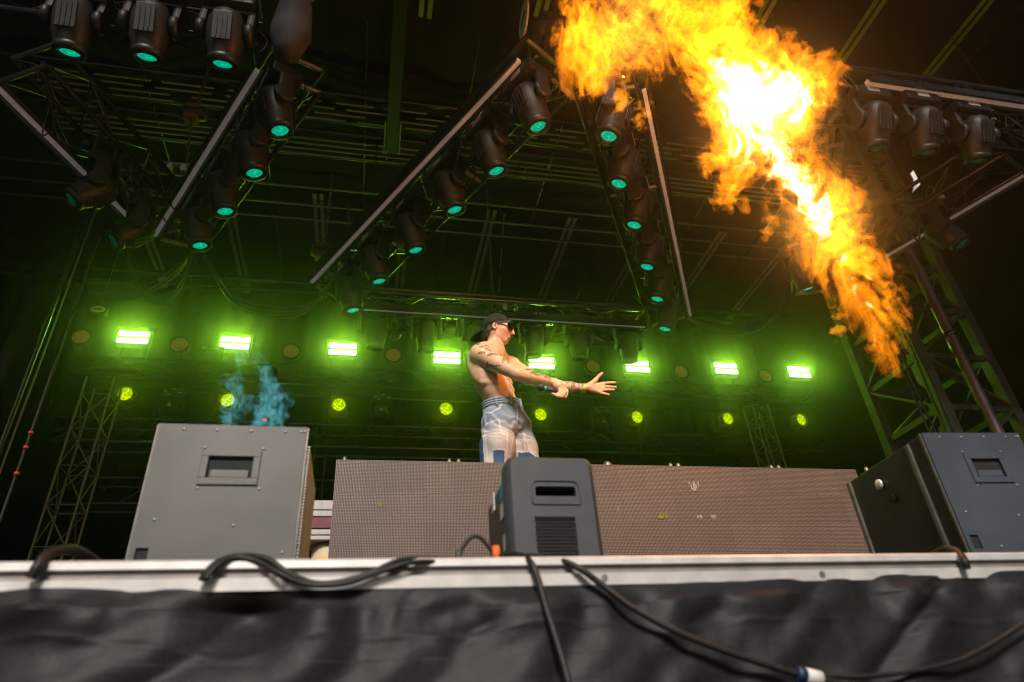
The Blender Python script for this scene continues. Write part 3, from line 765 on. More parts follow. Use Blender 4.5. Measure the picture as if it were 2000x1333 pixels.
# small oval name plates on far gear
for i, (px, py, Y, lab) in enumerate(((191, 604, 9.0, 'small pale oval plate at left above the strobes'), (1945, 182, 4.2, 'small pale oval plate at the upper right corner'))):
    p = U(px, py, Y=Y); w = 0.10 if i == 0 else 0.05
    t = thing('oval_plate', p, lab, 'plate')
    MB().lathe([(w, 0.0), (w, 0.01)], 24, axis='Y').build('disc', M_PAPER, t).scale = (1, 1, 0.5)
    MB().box((0, -0.004, 0), (w * 1.1, 0.006, w * 0.25)).build('print_mark', M_DARK, t)
    MB().box((0, 0.06, 0), (w * 2.2, 0.10, w * 1.6), bev=0.01).build('motor_case', M_BLACKP, t)
    rod((p[0], p[1] + 0.06, p[2]), (p[0], p[1] + 0.06, ROOFZ), 0.008, M_CHAIN, t, 'chain')
# box with label between the left strobes
p = U(415, 680, Y=BY - 0.05)
t = thing('control_box', p, 'flat box with pale label left of the second strobe', 'box')
MB().box((0, 0.05, 0), (0.36, 0.1, 0.085), bev=0.008).build('case', M_BLACKP, t)
MB().box((-0.12, -0.002, 0), (0.075, 0.006, 0.055)).build('label_plate', M_PAPER, t)
for k in range(3): MB().box((-0.14 + 0.02 * k, -0.007, 0), (0.008, 0.003, 0.035)).build('print_mark', M_DARK, t)
MB().box((0.03, -0.002, -0.01), (0.14, 0.006, 0.02)).build('lettering', M_YGREEN, t)

# ------------------------------------------------------------------ towers and poles
def tower(name, label, x, y, w, z0, z1, r, mat, step=0.5, flat=0.0, deep=None):
    deep = deep or w
    t = thing(name, (x + w / 2, y + deep / 2, z0), label, 'tower')
    C = [(x, y), (x + w, y), (x + w, y + deep), (x, y + deep)]
    for c in C:
        if flat: MB().box((c[0], c[1], (z0 + z1) / 2), (flat, flat, z1 - z0), bev=0.01).build('leg', mat, t, True)
        else: rod((*c, z0), (*c, z1), r, mat, t, 'leg')
    n = int((z1 - z0) / step)
    for s in range(4):
        a, b = C[s], C[(s + 1) % 4]
        for i in range(n):
            za, zb = z0 + step * i, z0 + step * (i + 1); p, q = (a, b) if i % 2 else (b, a)
            if flat:
                MB().bar((*p, za), (*q, zb), flat * 0.25, flat * 0.75, up=(0, 1, 0) if s % 2 == 0 else (1, 0, 0)).build('brace', mat, t, True)
                MB().bar((*a, zb), (*b, zb), flat * 0.25, flat * 0.6).build('rung', mat, t, True)
            else:
                rod((*p, za), (*q, zb), r * 0.5, mat, t, 'brace'); rod((*a, zb), (*b, zb), r * 0.5, mat, t, 'rung')
    return t
q = U(58, 1084, Y=8.0)
tower('lattice_tower', 'thin pale lattice tower standing at the far left', q[0], 8.0, 0.31, DECK, CZ + 4.35, 0.016, M_TRUSSALU, 0.46)
q = U(1505, 915, Y=8.6)
tower('lattice_tower', 'thin pale lattice tower behind the right half of the screen wall', q[0], 8.6, 0.27, DECK, U(1490, 790, Y=8.6)[2], 0.013, M_TRUSSALU, 0.5)
M_TOWER = material('green_grey_tower_paint', (0.10, 0.12, 0.09), 0.5, 0.2, 0.3, 8)
tower('roof_tower', 'massive dark lattice roof tower at the right edge', 6.66, 6.0, 1.0, DECK, ROOFZ, 0.03, M_TOWER, 0.72, 0.13)
q = U(1949, 845, Y=5.75)
pole = thing('tower_pole', (q[0], 5.75, DECK), 'round purplish pole in front of the roof tower at right', 'pole')
rod((q[0], 5.75, DECK), (q[0], 5.75, ROOFZ), 0.065, material('mauve_pole_paint', (0.16, 0.12, 0.13), 0.4, 0.4, 0.2, 6), pole, 'tube')
for zz in (2.4, 4.2, 5.6): MB().lathe([(0.07, -0.03), (0.078, -0.02), (0.078, 0.02), (0.07, 0.03)], 16, (q[0], 5.75, CZ + zz)).build('collar', M_BLACK, pole, True)
for i, (px, py) in enumerate(((1812, 838), (1822, 838), (1843, 838), (1852, 838))):
    a = U(px, py, Y=5.6 + 0.05 * i); pts = [(a[0] + random.uniform(-.02, .02) + 0.03 * i * k / 14, a[1], DECK + (CZ + 6.5 - DECK) * k / 14) for k in range(15)]
    tag(MB().tube(smooth_path(pts, 3), 0.011, 6).build('riser_cable', M_CABLE), f'{ORD[i]} dark cable from the left climbing beside the roof tower', 'cable', 'cables beside the roof tower')
# left pole with cables and red tape
a = U(5, 860, Y=7.2)
lp = thing('tower_pole', (a[0], 7.2, DECK), 'slim dark pole rising at the left edge', 'pole')
rod((a[0], 7.2, DECK), (a[0], 7.2, CZ + 6.5), 0.03, M_BLACK, lp, 'tube')
rod((a[0] + 0.08, 7.2, DECK), (a[0] + 0.08, 7.2, CZ + 6.5), 0.012, M_TRUSSALU, lp, 'wire')
a = U(48, 880, Y=5.5)
rc = thing('taped_cable', (a[0], 5.5, DECK), 'hanging cable wrapped with three red tapes at the left edge', 'cable')
rod((a[0], 5.5, DECK), (a[0], 5.5, CZ + 4.5), 0.012, M_CABLE, rc, 'line')
for py in (846, 875, 926):
    b = U(48, py, Y=5.5); MB().cyl((a[0], 5.5, b[2] - 0.012), (a[0], 5.5, b[2] + 0.012), 0.019).build('red_tape', M_RED, rc, True)
# ------------------------------------------------------------------ screen wall
LY = 3.60; LTOP = CZ + 0.4165 * LY
lx0 = U(640, 1097, Y=LY)[0]; lx1 = U(1730, 1085, Y=LY)[0]
M_LED = bpy.data.materials.new('led_dots'); M_LED.use_nodes = True
nt = M_LED.node_tree; b = nt.nodes['Principled BSDF']; b.inputs['Roughness'].default_value = 0.55
NC, NR = 20, 6
pw, ph = (lx1 - lx0) / NC, (LTOP - DECK) / NR
tc = nt.nodes.new('ShaderNodeTexCoord'); sx = nt.nodes.new('ShaderNodeSeparateXYZ'); nt.links.new(tc.outputs['Object'], sx.inputs[0])
def mnode(op, a, b_=None, c=None):
    n = nt.nodes.new('ShaderNodeMath'); n.operation = op
    for i, v in enumerate((a, b_, c)):
        if v is None: continue
        if isinstance(v, (int, float)): n.inputs[i].default_value = v
        else: nt.links.new(v, n.inputs[i])
    return n.outputs[0]
PITCH = pw / 20
ux = mnode('ABSOLUTE', mnode('SUBTRACT', mnode('FRACT', mnode('DIVIDE', sx.outputs['X'], PITCH)), 0.5))
uz = mnode('ABSOLUTE', mnode('SUBTRACT', mnode('FRACT', mnode('DIVIDE', sx.outputs['Z'], PITCH)), 0.5))
dot = mnode('LESS_THAN', mnode('MAXIMUM', ux, uz), 0.21)
oi = nt.nodes.new('ShaderNodeObjectInfo')
mx = nt.nodes.new('ShaderNodeMix'); mx.data_type = 'RGBA'
mx.inputs['A'].default_value = (0.035, 0.025, 0.02, 1)
ra = nt.nodes.new('ShaderNodeValToRGB'); ra.color_ramp.elements[0].color = (0.33, 0.235, 0.20, 1); ra.color_ramp.elements[1].color = (0.44, 0.32, 0.275, 1)
nt.links.new(oi.outputs['Random'], ra.inputs['Fac']); nt.links.new(ra.outputs['Color'], mx.inputs['B'])
nt.links.new(dot, mx.inputs['Factor']); nt.links.new(mx.outputs['Result'], b.inputs['Base Color'])
led = thing('screen_wall', ((lx0 + lx1) / 2, LY, DECK), 'brownish wall of dotted screen panels in front of the singer', 'screen wall')
PAN = MB().box((pw / 2, 0.012, ph / 2), (pw - 0.0008, 0.024, ph - 0.0004)).mesh('panel', M_LED)
for i in range(NC):
    for j in range(NR):
        o = obj('panel', PAN, led)
        o.location = (lx0 + pw * i - led.location.x, random.uniform(-0.0003, 0.0003), ph * j)
MB().box(((lx0 + lx1) / 2, LY + 0.06, (DECK + LTOP) / 2 - 0.01), (lx1 - lx0 - 0.01, 0.06, LTOP - DECK - 0.03)).build('frame', M_BLACK, led, True)
for px, w in ((672, .012), (878, .012), (896, .012), (1187, .026), (1310, .014), (1325, .014), (1506, .014), (1520, .014), (1690, .014), (1703, .014)):
    a = U(px, 905, Y=LY + 0.03)
    MB().lathe([(w * 0.8, -0.02), (w, 0.0), (w, 0.02), (w * 0.55, 0.034), (0, 0.036)], 12, (a[0], LY + 0.04, LTOP)).build('lifting_pin', M_TRUSSALU, led, True)
# stuck pixels showing as small pale and green marks
def marks(px, py, rows, mat):
    a = U(px, py, Y=LY); mb = MB()
    for r_, row in enumerate(rows):
        for c_, ch in enumerate(row):
            if ch == '#':
                x = lx0 + (math.floor((a[0] - lx0) / PITCH) + c_ + 0.5) * PITCH; z = DECK + (math.floor((a[2] - DECK) / PITCH) - r_ + 0.5) * PITCH
                mb.box((x, LY - 0.004, z), (PITCH * 0.7, 0.003, PITCH * 0.7))
    mb.build('pixel_mark', mat, led, True)
marks(1346, 942, ['#..##..#', '#..##..#', '.#.###.#', '.#.###..', '.#.###..', '.####...', '..###...'], M_PAPER)
marks(1284, 1006, ['..#.#.#.', '.##.#.#.', '####.###', '####.##.'], M_YGREEN)
marks(1362, 1008, ['#.##', '####', '#..#'], M_PAPER)
marks(1388, 1008, ['##.#', '###.', '.#.#'], M_PAPER)
marks(739, 986, ['.#.', '###', '.#.'], M_YGREEN)
marks(1204, 990, ['#', '#', '#', '#'], M_YGREEN)
for px in (1214, 1267, 1318):
    a = U(px, 1090, Y=LY); MB().box((a[0], LY - 0.006, a[2]), (0.022, 0.008, 0.014)).build('edge_clip', M_WHITE, led, True)

# riser the singer stands on
RZT = None  # set with the figure

# ------------------------------------------------------------------ stack of boards on a drum left of the screen wall
a = U(633, 1050, Y=3.75)
bx = a[0] + 0.02
drum = thing('paint_drum', (bx, 3.85, DECK), 'cream drum with orange foot left of the screen wall', 'drum')
zt0 = U(630, 1058, Y=3.75)[2]
MB().lathe([(0.085, 0.0), (0.09, 0.02), (0.085, zt0 - DECK - 0.02), (0.078, zt0 - DECK)], 18).build('body', M_CREAM, drum)
zf = U(630, 1090, Y=3.75)[2] - DECK
MB().lathe([(0.092, zf - 0.05), (0.094, zf), (0.086, zf + 0.012)], 18).build('orange_band', M_YELLOW, drum)
zz = zt0
for i, (h, dx, m, lab) in enumerate(((0.028, 0, M_PAPER, 'lowest pale board on the cream drum'), (0.034, .004, M_PAPER, 'second pale board from below on the cream drum'), (0.066, .002, M_WINE, 'wine red box in the stack beside the screen wall'), (0.038, -.002, M_PAPER, 'pale board on top of the wine red box'), (0.058, .003, M_PAPER, 'ridged pale box topping the stack beside the screen wall'))):
    t = tag(MB().box((0, 0, h / 2), (0.24, 0.22, h - 0.006), bev=0.004).build('board', m), lab, 'board', 'stack beside the screen wall')
    t.location = (bx + 0.02 + dx, 3.84, zz + 0.001); zz += h

# ------------------------------------------------------------------ flame projectors (road-case sized)
def projector(label, front_mat, corner_l, corner_r, depth, fin_right, dz, loc_y):
    """front face from left corner to right corner (x, y), top at dz above the lens"""
    a = Vector((*corner_l, 0)); bb = Vector((*corner_r, 0)); w = (bb - a).length
    rz = math.atan2((bb - a).y, (bb - a).x); h = CZ + dz - DECK
    t = thing('flame_projector', (a.x, a.y, DECK + 0.001), label, 'flame projector', 'flame projectors', rz)
    MB().box((w / 2, depth / 2 + 0.006, h / 2), (w - 0.006, depth - 0.012, h - 0.006), bev=0.004).build('body', M_CASESIDE, t)
    # front plate with real openings: built from strips round the handle recess and the slot
    hx0, hx1, hz0, hz1 = 0.335 * w, 0.70 * w, 0.64 * h, 0.83 * h
    sx0, sx1, sz0, sz1 = 0.018, 0.052, 0.19 * h, 0.28 * h
    f = MB()
    for (x0, x1, z0, z1) in ((0, w, hz1, h), (0, w, sz1, hz0), (0, hx0, hz0, hz1), (hx1, w, hz0, hz1), (0, sx0, sz0, sz1), (sx1, w, sz0, sz1), (0, w, 0, sz0)):
        f.box(((x0 + x1) / 2, -0.004, (z0 + z1) / 2), (x1 - x0, 0.008, z1 - z0))
    f.build('front_plate', front_mat, t)
    hb = MB()
    fw = 0.016
    for (x0, x1, z0, z1) in ((hx0 - .006, hx1 + .006, hz1 - fw, hz1 + .006), (hx0 - .006, hx1 + .006, hz0 - .006, hz0 + fw), (hx0 - .006, hx0 + fw, hz0 + fw, hz1 - fw), (hx1 - fw, hx1 + .006, hz0 + fw, hz1 - fw)):
        hb.box(((x0 + x1) / 2, -0.010, (z0 + z1) / 2), (x1 - x0, 0.008, z1 - z0), bev=0.002)
    hd = hb.build('handle_frame', front_mat, t)
    MB().box(((hx0 + hx1) / 2, 0.0005, (hz0 + hz1) / 2), (hx1 - hx0, 0.004, hz1 - hz0)).build('recess', M_DARK, hd)
    MB().box(((hx0 + hx1) / 2, -0.006, hz0 + 0.030), (hx1 - hx0 - 0.05, 0.008, 0.026), bev=0.003).build('grip', front_mat, hd)
    MB().box(((sx0 + sx1) / 2, 0.001, (sz0 + sz1) / 2), (sx1 - sx0, 0.003, sz1 - sz0)).build('slot', M_DARK, t)
    SCM = MB().lathe([(0.0045, 0), (0.0045, -0.002), (0.0025, -0.0032), (0, -0.0033)], 10, axis='Y').mesh('screw', M_SCREW)
    for (x, z) in ((0.17, .967), (0.39, .967), (0.62, .967), (0.85, .967), (0.96, .97), (0.985, .97), (0.33, .855), (0.72, .855), (0.335, .61), (0.73, .61), (0.11, .43), (0.93, .25), (0.60, .40), (0.30, .2)):
        s = obj('screw', SCM, t); s.location = (x * w, -0.008, z * h)
    FIN = MB().box((0, 0, 0), (0.012, depth * 0.9, 0.004)).mesh('fin', M_ALU if fin_right else M_CASESIDE)
    for k in range(46):
        o = obj('fin', FIN, t); o.location = (w + 0.006, depth / 2, 0.03 + (h * 0.86) * k / 46)
    for x in (0.0, w):
        rod_m = MB().bar((x, 0.004, 0), (x, 0.004, h), 0.010, 0.010).build('corner_strip', M_TRUSSALU, t)
    MB().bar((-0.003, depth - 0.02, 0.01), (-0.003, depth - 0.02, h - 0.01), 0.012, 0.02, up=(0, 1, 0)).build('edge_strip', M_TRUSSALU, t)
    MB().bar((-0.003, 0.085, 0.01), (-0.003, 0.085, h - 0.01), 0.012, 0.016, up=(0, 1, 0)).build('edge_strip', M_TRUSSALU, t)
    MB().lathe([(0.022, 0), (0.022, -0.006), (0.014, -0.010), (0, -0.010)], 14, (-0.002, depth * 0.60, h * 0.84), 'X').build('knob', M_ALU, t)
    MB().lathe([(0.018, 0), (0.018, -0.004)], 14, (-0.002, depth * 0.52, h * 0.70), 'X').build('socket', M_DARK, t)
    MB().lathe([(0.05, h), (0.055, h + 0.006), (0.03, h + 0.008), (0.028, h - 0.01)], 18, (w * 0.5, depth * 0.55, 0)).build('nozzle', M_DARK, t)
    return t
PY = 2.10
tl = U(320, 830, Y=PY); tr = U(600, 840, Y=PY)
projector('grey box-shaped flame projector with recessed handle at left on the stage edge', M_CASE, (tl[0] - 0.012, PY), (tr[0], PY), 0.46, True, 0.98, PY)
fl = U(1797, 848, Z=0.984); fr = U(1985, 848, Z=0.984)
projector('blue-grey box-shaped flame projector below the fire at right', M_CASE_B, (fl[0], fl[1]), (fr[0], fr[1]), 0.52, False, 0.984, fl[1])

# ------------------------------------------------------------------ grey effects machine in the middle
MY = 1.95
ml = U(986, 890, Y=MY); mr_ = U(1156, 893, Y=MY)
mw = mr_[0] - ml[0]; mh = ml[2] - DECK
mach = thing('smoke_machine', (ml[0], MY, DECK + 0.001), 'slate grey smoke machine with slot and mesh vent in front of the singer', 'smoke machine')
def rounded(x0, x1, z0, z1, r, n=6):
    P = []
    for (cx, cz, a0) in ((x1 - r, z1 - r, 0), (x0 + r, z1 - r, 90), (x0 + r * .4, z0 + r * .4, 180), (x1 - r * .4, z0 + r * .4, 270)):
        rr = r if a0 < 180 else r * .4
        for k in range(n + 1):
            a_ = math.radians(a0 + 90 * k / n); P.append((cx + rr * math.cos(a_), cz + rr * math.sin(a_)))
    return P
MB().prism(rounded(0.012, mw - 0.012, 0.0, mh - 0.012, 0.04), 'Y', 0.03, 0.40).build('body', M_CASESIDE, mach)
fs = MB()                                # front shell: outer ring set back to a bevelled face, with openings left for slot and vent
O = rounded(0, mw, 0, mh, 0.03); I = rounded(0.016, mw - 0.016, 0.006, mh - 0.010, 0.022)
n = len(O)
fs.add([(p[0], 0.07, p[1]) for p in O] + [(p[0], 0.014, p[1]) for p in O] + [(p[0], 0.0, p[1]) for p in I], [(i, (i + 1) % n, n + (i + 1) % n, n + i) for i in range(n)] + [(n + i, n + (i + 1) % n, 2 * n + (i + 1) % n, 2 * n + i) for i in range(n)], True)
bmf = bmesh.new(); E = []
def loopf(P):
    vs = [bmf.verts.new((p[0], 0.0, p[1])) for p in P]
    for i in range(len(vs)): E.append(bmf.edges.new((vs[i], vs[(i + 1) % len(vs)])))
slot = rounded(mw * 0.33, mw * 0.80, mh * 0.665, mh * 0.745, 0.009); vent = [(mw * 0.28, mh * 0.05), (mw * 0.72, mh * 0.05), (mw * 0.72, mh * 0.50), (mw * 0.28, mh * 0.50)]
slot = rounded(mw * 0.31, mw * 0.76, mh * 0.665, mh * 0.745, 0.009)
loopf(I); loopf(slot); loopf(vent)
bmesh.ops.triangle_fill(bmf, use_beauty=True, edges=E); bmf.verts.index_update()
fs.add([v.co[:] for v in bmf.verts], [[v.index for v in f.verts] for f in bmf.faces]); bmf.free()
fs.build('front_shell', M_MACH, mach)
sl = MB(); ns_ = len(slot)
sl.add([(p[0], 0.0005, p[1]) for p in slot] + [(p[0], 0.03, p[1]) for p in slot], [(i, (i + 1) % ns_, ns_ + (i + 1) % ns_, ns_ + i) for i in range(ns_)] + [tuple(range(ns_, 2 * ns_))])
sl.build('handle_slot', M_DARK, mach)
lip = rounded(mw * 0.27, mw * 0.80, mh * 0.60, mh * 0.79, 0.02)
MB().tube([(p[0], -0.001, p[1]) for p in lip + lip[:1]], 0.0035, 6, False).build('slot_rim', M_MACH, mach)
vb = MB().box((mw * 0.5, 0.012, mh * 0.275), (mw * 0.445, 0.006, mh * 0.455)); vb.build('vent_plate', M_CASESIDE, mach)
stud = MB().lathe([(0.0030, 0), (0.0028, -0.006), (0.0014, -0.009), (0, -0.0092)], 6, axis='Y').mesh('vent_stud', M_MACH)
k = 0
for r_ in range(17):
    for c_ in range(14):
        x = mw * 0.295 + (mw * 0.41) * (c_ + 0.5 * (r_ % 2)) / 13.6; z = mh * 0.065 + mh * 0.42 * r_ / 16
        o = obj('vent_stud', stud, mach); o.location = (x, 0.009, z)
for (ya, yb, za, zb, m_, nm) in ((0.10, 0.17, 0.60, 0.86, M_WHITE, 'white_label'), (0.11, 0.16, 0.74, 0.86, M_BLUE, 'blue_label'), (0.27, 0.31, 0.78, 0.94, M_WHITE, 'white_label'), (0.12, 0.15, 0.33, 0.46, M_PAPER, 'badge')):
    MB().box((0.0105 if nm != 'blue_label' else 0.0085, (ya + yb) / 2, mh * (za + zb) / 2), (0.003, yb - ya, mh * (zb - za))).build(nm, m_, mach)

# ------------------------------------------------------------------ cables over the stage edge
def cable(pts, r, label, extra=None):
    """pts: (px, py, Y)"""
    P = [U(px, py, Y=Y) for px, py, Y in pts]
    t = thing('stage_cable', P[0], label, 'cable', 'cables over the stage edge')
    MB().tube(smooth_path(P, 8), r, 10).build('jacket', M_CABLE, t, True)
    if extra: extra(t, P)
    return t
FY = RY - 0.035
cable([(60, 1130, FY), (75, 1105, FY), (95, 1082, RY - 0.01), (135, 1074, RY + 0.05), (165, 1083, RY + 0.12), (190, 1100, RY + 0.2)], 0.012, 'thick black cable arching over the rail at far left')
cable([(392, 1135, FY), (405, 1115, FY), (430, 1096, RY - 0.02), (470, 1086, RY), (520, 1092, RY - 0.02), (560, 1118, FY), (610, 1139, FY), (660, 1138, FY), (720, 1122, FY), (790, 1094, RY - 0.02), (900, 1093, RY + 0.06), (980, 1092, RY + 0.1)], 0.0075, 'upper black cable draped over the rail below the left case')
cable([(400, 1133, FY - .01), (425, 1105, FY), (455, 1090, RY - 0.02), (500, 1096, RY - 0.02), (545, 1120, FY - .01), (600, 1142, FY - .01), (670, 1141, FY - .01), (730, 1122, FY), (800, 1100, FY), (870, 1098, RY)], 0.0065, 'lower black cable draped over the rail below the left case')
def orange(t, P):
    MB().cyl(P[-1] - np.array([0.0, 0, 0.012]), P[-1] + np.array([0, 0, 0.028]), 0.014, 0.010, 12).build('orange_connector', M_ORANGE, t, True)
    MB().cyl(P[0] - np.array([0, 0, 0.01]), P[0] + np.array([0, 0, 0.02]), 0.010, 0.008, 12).build('grey_connector', M_MACH, t, True)
cable([(896, 1090, RY + 0.1), (905, 1068, RY + 0.1), (922, 1049, RY + 0.1), (940, 1052, RY + 0.1), (958, 1074, RY + 0.1), (969, 1088, RY + 0.1)], 0.0055, 'thin arching cable with orange plug left of the smoke machine', orange)
cable([(975, 1088, RY + 0.1), (1010, 1084, RY + 0.04), (1036, 1098, FY + .01), (1052, 1135, FY - .01), (1064, 1180, FY - .03), (1080, 1230, FY - .05), (1097, 1285, FY - .07), (1112, 1340, FY - .09)], 0.0085, 'black cable hanging straight down over the skirt at centre')
def tape(t, P):
    a, b_ = P[-3], P[-2]; d_ = (b_ - a) / np.linalg.norm(b_ - a)
    MB().cyl(a + d_ * 0.000, a + d_ * 0.022, 0.0165, n=14).build('navy_tape', M_DBLUE, t, True)
    MB().cyl(a + d_ * 0.0225, a + d_ * 0.062, 0.0175, n=14).build('white_tape', M_WHITE, t, True)
cable([(1020, 1086, RY + 0.06), (1085, 1093, RY), (1130, 1110, FY), (1175, 1142, FY - .01), (1240, 1190, FY - .03), (1330, 1238, FY - .05), (1440, 1280, FY - .06), (1555, 1316, FY - .07), (1640, 1335, FY - .07), (1760, 1350, FY - .07)], 0.0085, 'black cable with pale tape sagging across the skirt to the right', tape)
cable([(1560, 1318, FY - .06), (1680, 1322, FY - .06), (1800, 1308, FY - .06), (1900, 1278, FY - .06), (2030, 1200, FY - .06)], 0.006, 'dark cable rising along the skirt in the lower right corner')
cable([(1822, 1086, RY + 0.1), (1845, 1074, RY + 0.06), (1868, 1078, RY + 0.01), (1882, 1094, FY), (1888, 1112, FY)], 0.012, 'thick black cable arching over the rail at far right')
# ------------------------------------------------------------------ the singer
class Field:
    def __init__(s, lo, hi, h):
        s.lo = np.array(lo, float); s.h = h
        s.n = np.ceil((np.array(hi) - s.lo) / h).astype(int) + 1
        s.F = np.full(s.n, 1.0, np.float32)
        s.ax = [s.lo[i] + h * np.arange(s.n[i]) for i in range(3)]
    def sub(s, lo, hi, m):
        sl = []
        for i in range(3):
            a = int(max(0, math.floor((lo[i] - m - s.lo[i]) / s.h))); b = int(min(s.n[i], math.ceil((hi[i] + m - s.lo[i]) / s.h) + 1))
            if b <= a: return None, None
            sl.append(slice(a, b))
        g = np.meshgrid(*[s.ax[i][sl[i]] for i in range(3)], indexing='ij')
        return tuple(sl), g
    def put(s, sl, d, k, op='add'):
        A = s.F[sl]
        if op == 'cut':
            d = -d; h = np.clip(0.5 - 0.5 * (d - A) / k, 0, 1); s.F[sl] = A * h + d * (1 - h) + k * h * (1 - h); 
            s.F[sl] = np.maximum(A, d) if k < 1e-4 else np.maximum(s.F[sl], A)
            return
        h = np.clip(0.5 + 0.5 * (d - A) / k, 0, 1)
        s.F[sl] = d * (1 - h) + A * h - k * h * (1 - h)
    def cap(s, a, b, ra, rb, k=0.02, op='add'):
        a = np.array(a, float); b = np.array(b, float); R = max(ra, rb)
        sl, g = s.sub(np.minimum(a, b) - R, np.maximum(a, b) + R, max(0.03, 2.2 * k))
        if sl is None: return
        d = b - a; L2 = max(1e-9, d @ d)
        P = [g[i] - a[i] for i in range(3)]
        t = np.clip((P[0] * d[0] + P[1] * d[1] + P[2] * d[2]) / L2, 0, 1)
        D = np.sqrt(sum((P[i] - t * d[i]) ** 2 for i in range(3))) - (ra + (rb - ra) * t)
        s.put(sl, D.astype(np.float32), k, op)
    def chain(s, pts, rs, k=0.02):
        for i in range(len(pts) - 1): s.cap(pts[i], pts[i + 1], rs[i], rs[i + 1], k)
    def ell(s, c, axes, rad, k=0.03, op='add'):
        c = np.array(c, float); A = np.array(axes, float); R = max(rad)
        sl, g = s.sub(c - R, c + R, max(0.03, 2.2 * k))
        if sl is None: return
        P = [g[i] - c[i] for i in range(3)]
        q = [sum(A[j][i] * P[i] for i in range(3)) / rad[j] for j in range(3)]
        k0 = np.sqrt(sum(x * x for x in q)); k1 = np.sqrt(sum((q[j] / rad[j]) ** 2 for j in range(3)))
        s.put(sl, (k0 * (k0 - 1) / np.maximum(k1, 1e-6)).astype(np.float32), k, op)
    def mesh(s): return surface_nets(s.F, s.lo, s.h)
def nrm(v): v = np.array(v, float); return v / np.linalg.norm(v)
def frame(f, u):
    f = nrm(f); l = nrm(np.cross(u, f)); u = np.cross(f, l); return f, l, u
PP = 4.0
Rsh, Rel, Rwr = U(940, 694, Y=3.86), U(1010, 731, Y=3.70), U(1083, 748, Y=3.76)
Lsh, Lel, Lwr = U(997, 716, Y=4.14), U(1060, 752, Y=4.12), U(1139, 758, Y=4.02)
chest, waist = U(955, 726, Y=4.0), U(975, 772, Y=4.0)
neck = U(966, 686, Y=3.99); headc = U(972, 645, Y=3.98)
pelvis = U(989, 822, Y=4.0)
TF, TL, TU = frame((0.86, -0.50, 0.10), neck - waist)         # torso: forward, his left, up
PF, PL, PU = frame((0.62, -0.78, 0.0), waist - pelvis)        # pelvis
HF, HL, HU = frame((0.90, -0.38, -0.14), (-0.10, -0.05, 1.0)) # head

body = Field((0.62, 3.45, pelvis[2] - 0.12), (1.98, 4.42, headc[2] + 0.20), 0.0042)
# torso
body.ell(chest + TU * 0.02, (TF, TL, TU), (0.115, 0.158, 0.20), 0.05)
body.ell(chest + TU * 0.10 + TL * 0.005, (TF, TL, TU), (0.085, 0.165, 0.09), 0.05)
body.ell(chest - TU * 0.10 + TF * 0.005, (TF, TL, TU), (0.105, 0.142, 0.14), 0.05)
body.ell(waist, (TF, TL, TU), (0.095, 0.135, 0.12), 0.05)
body.ell(pelvis + PU * 0.03, (PF, PL, PU), (0.105, 0.150, 0.12), 0.05)
for s_ in (-1, 1):                                             # pectorals, shoulder blades, flank muscle
    body.ell(chest + TF * 0.085 + TL * 0.072 * s_ + TU * 0.055, (TF, TL, TU), (0.040, 0.075, 0.058), 0.03)
    body.ell(chest - TF * 0.085 + TL * 0.075 * s_ + TU * 0.06, (TF, TL, TU), (0.035, 0.06, 0.085), 0.035)
    body.ell(chest + TL * 0.125 * s_ - TF * 0.03 + TU * 0.0, (TF, TL, TU), (0.07, 0.045, 0.14), 0.035)
for k_ in range(3):                                            # belly muscles, faint ribs
    for s_ in (-1, 1):
        body.ell(waist + TF * 0.083 + TL * 0.035 * s_ + TU * (0.09 - 0.06 * k_), (TF, TL, TU), (0.018, 0.030, 0.026), 0.02)
for k_ in range(4):
    for s_ in (-1, 1):
        c_ = chest + TU * (-0.04 - 0.034 * k_)
        body.cap(c_ + TL * 0.135 * s_ - TF * 0.02, c_ + TL * 0.105 * s_ + TF * 0.07 - TU * 0.02, 0.016, 0.012, 0.02)
# neck and trapezius
body.cap(neck - TU * 0.03, headc - HF * 0.015 - HU * 0.07, 0.062, 0.056, 0.03)
body.cap(neck + TU * 0.005, Rsh + TU * 0.02, 0.045, 0.045, 0.05); body.cap(neck + TU * 0.005, Lsh + TU * 0.02, 0.045, 0.042, 0.05)
body.cap(neck + TF * 0.045 - TU * 0.03, headc + HL * 0.045 - HU * 0.05 - HF * 0.02, 0.016, 0.017, 0.02)
body.cap(neck + TF * 0.045 - TU * 0.03, headc - HL * 0.045 - HU * 0.05 - HF * 0.02, 0.016, 0.017, 0.02)
# arms
def lerp(a, b, t): return a + (b - a) * t
def arm(sh, el, wr, bulge):
    body.ell(sh, (nrm(el - sh), TL, np.cross(nrm(el - sh), TL)), (0.075, 0.066, 0.066), 0.04)
    body.chain([sh, lerp(sh, el, 0.45), el], [0.060, 0.052, 0.040], 0.025)
    body.cap(lerp(sh, el, 0.3) + bulge * 0.016, lerp(sh, el, 0.72) + bulge * 0.012, 0.040, 0.034, 0.03)
    body.chain([el, lerp(el, wr, 0.28), lerp(el, wr, 0.7), wr], [0.040, 0.046, 0.034, 0.026], 0.025)
arm(Rsh, Rel, Rwr, np.array([0.2, -0.3, -0.9])); arm(Lsh, Lel, Lwr, np.array([0.2, -0.3, 0.9]))
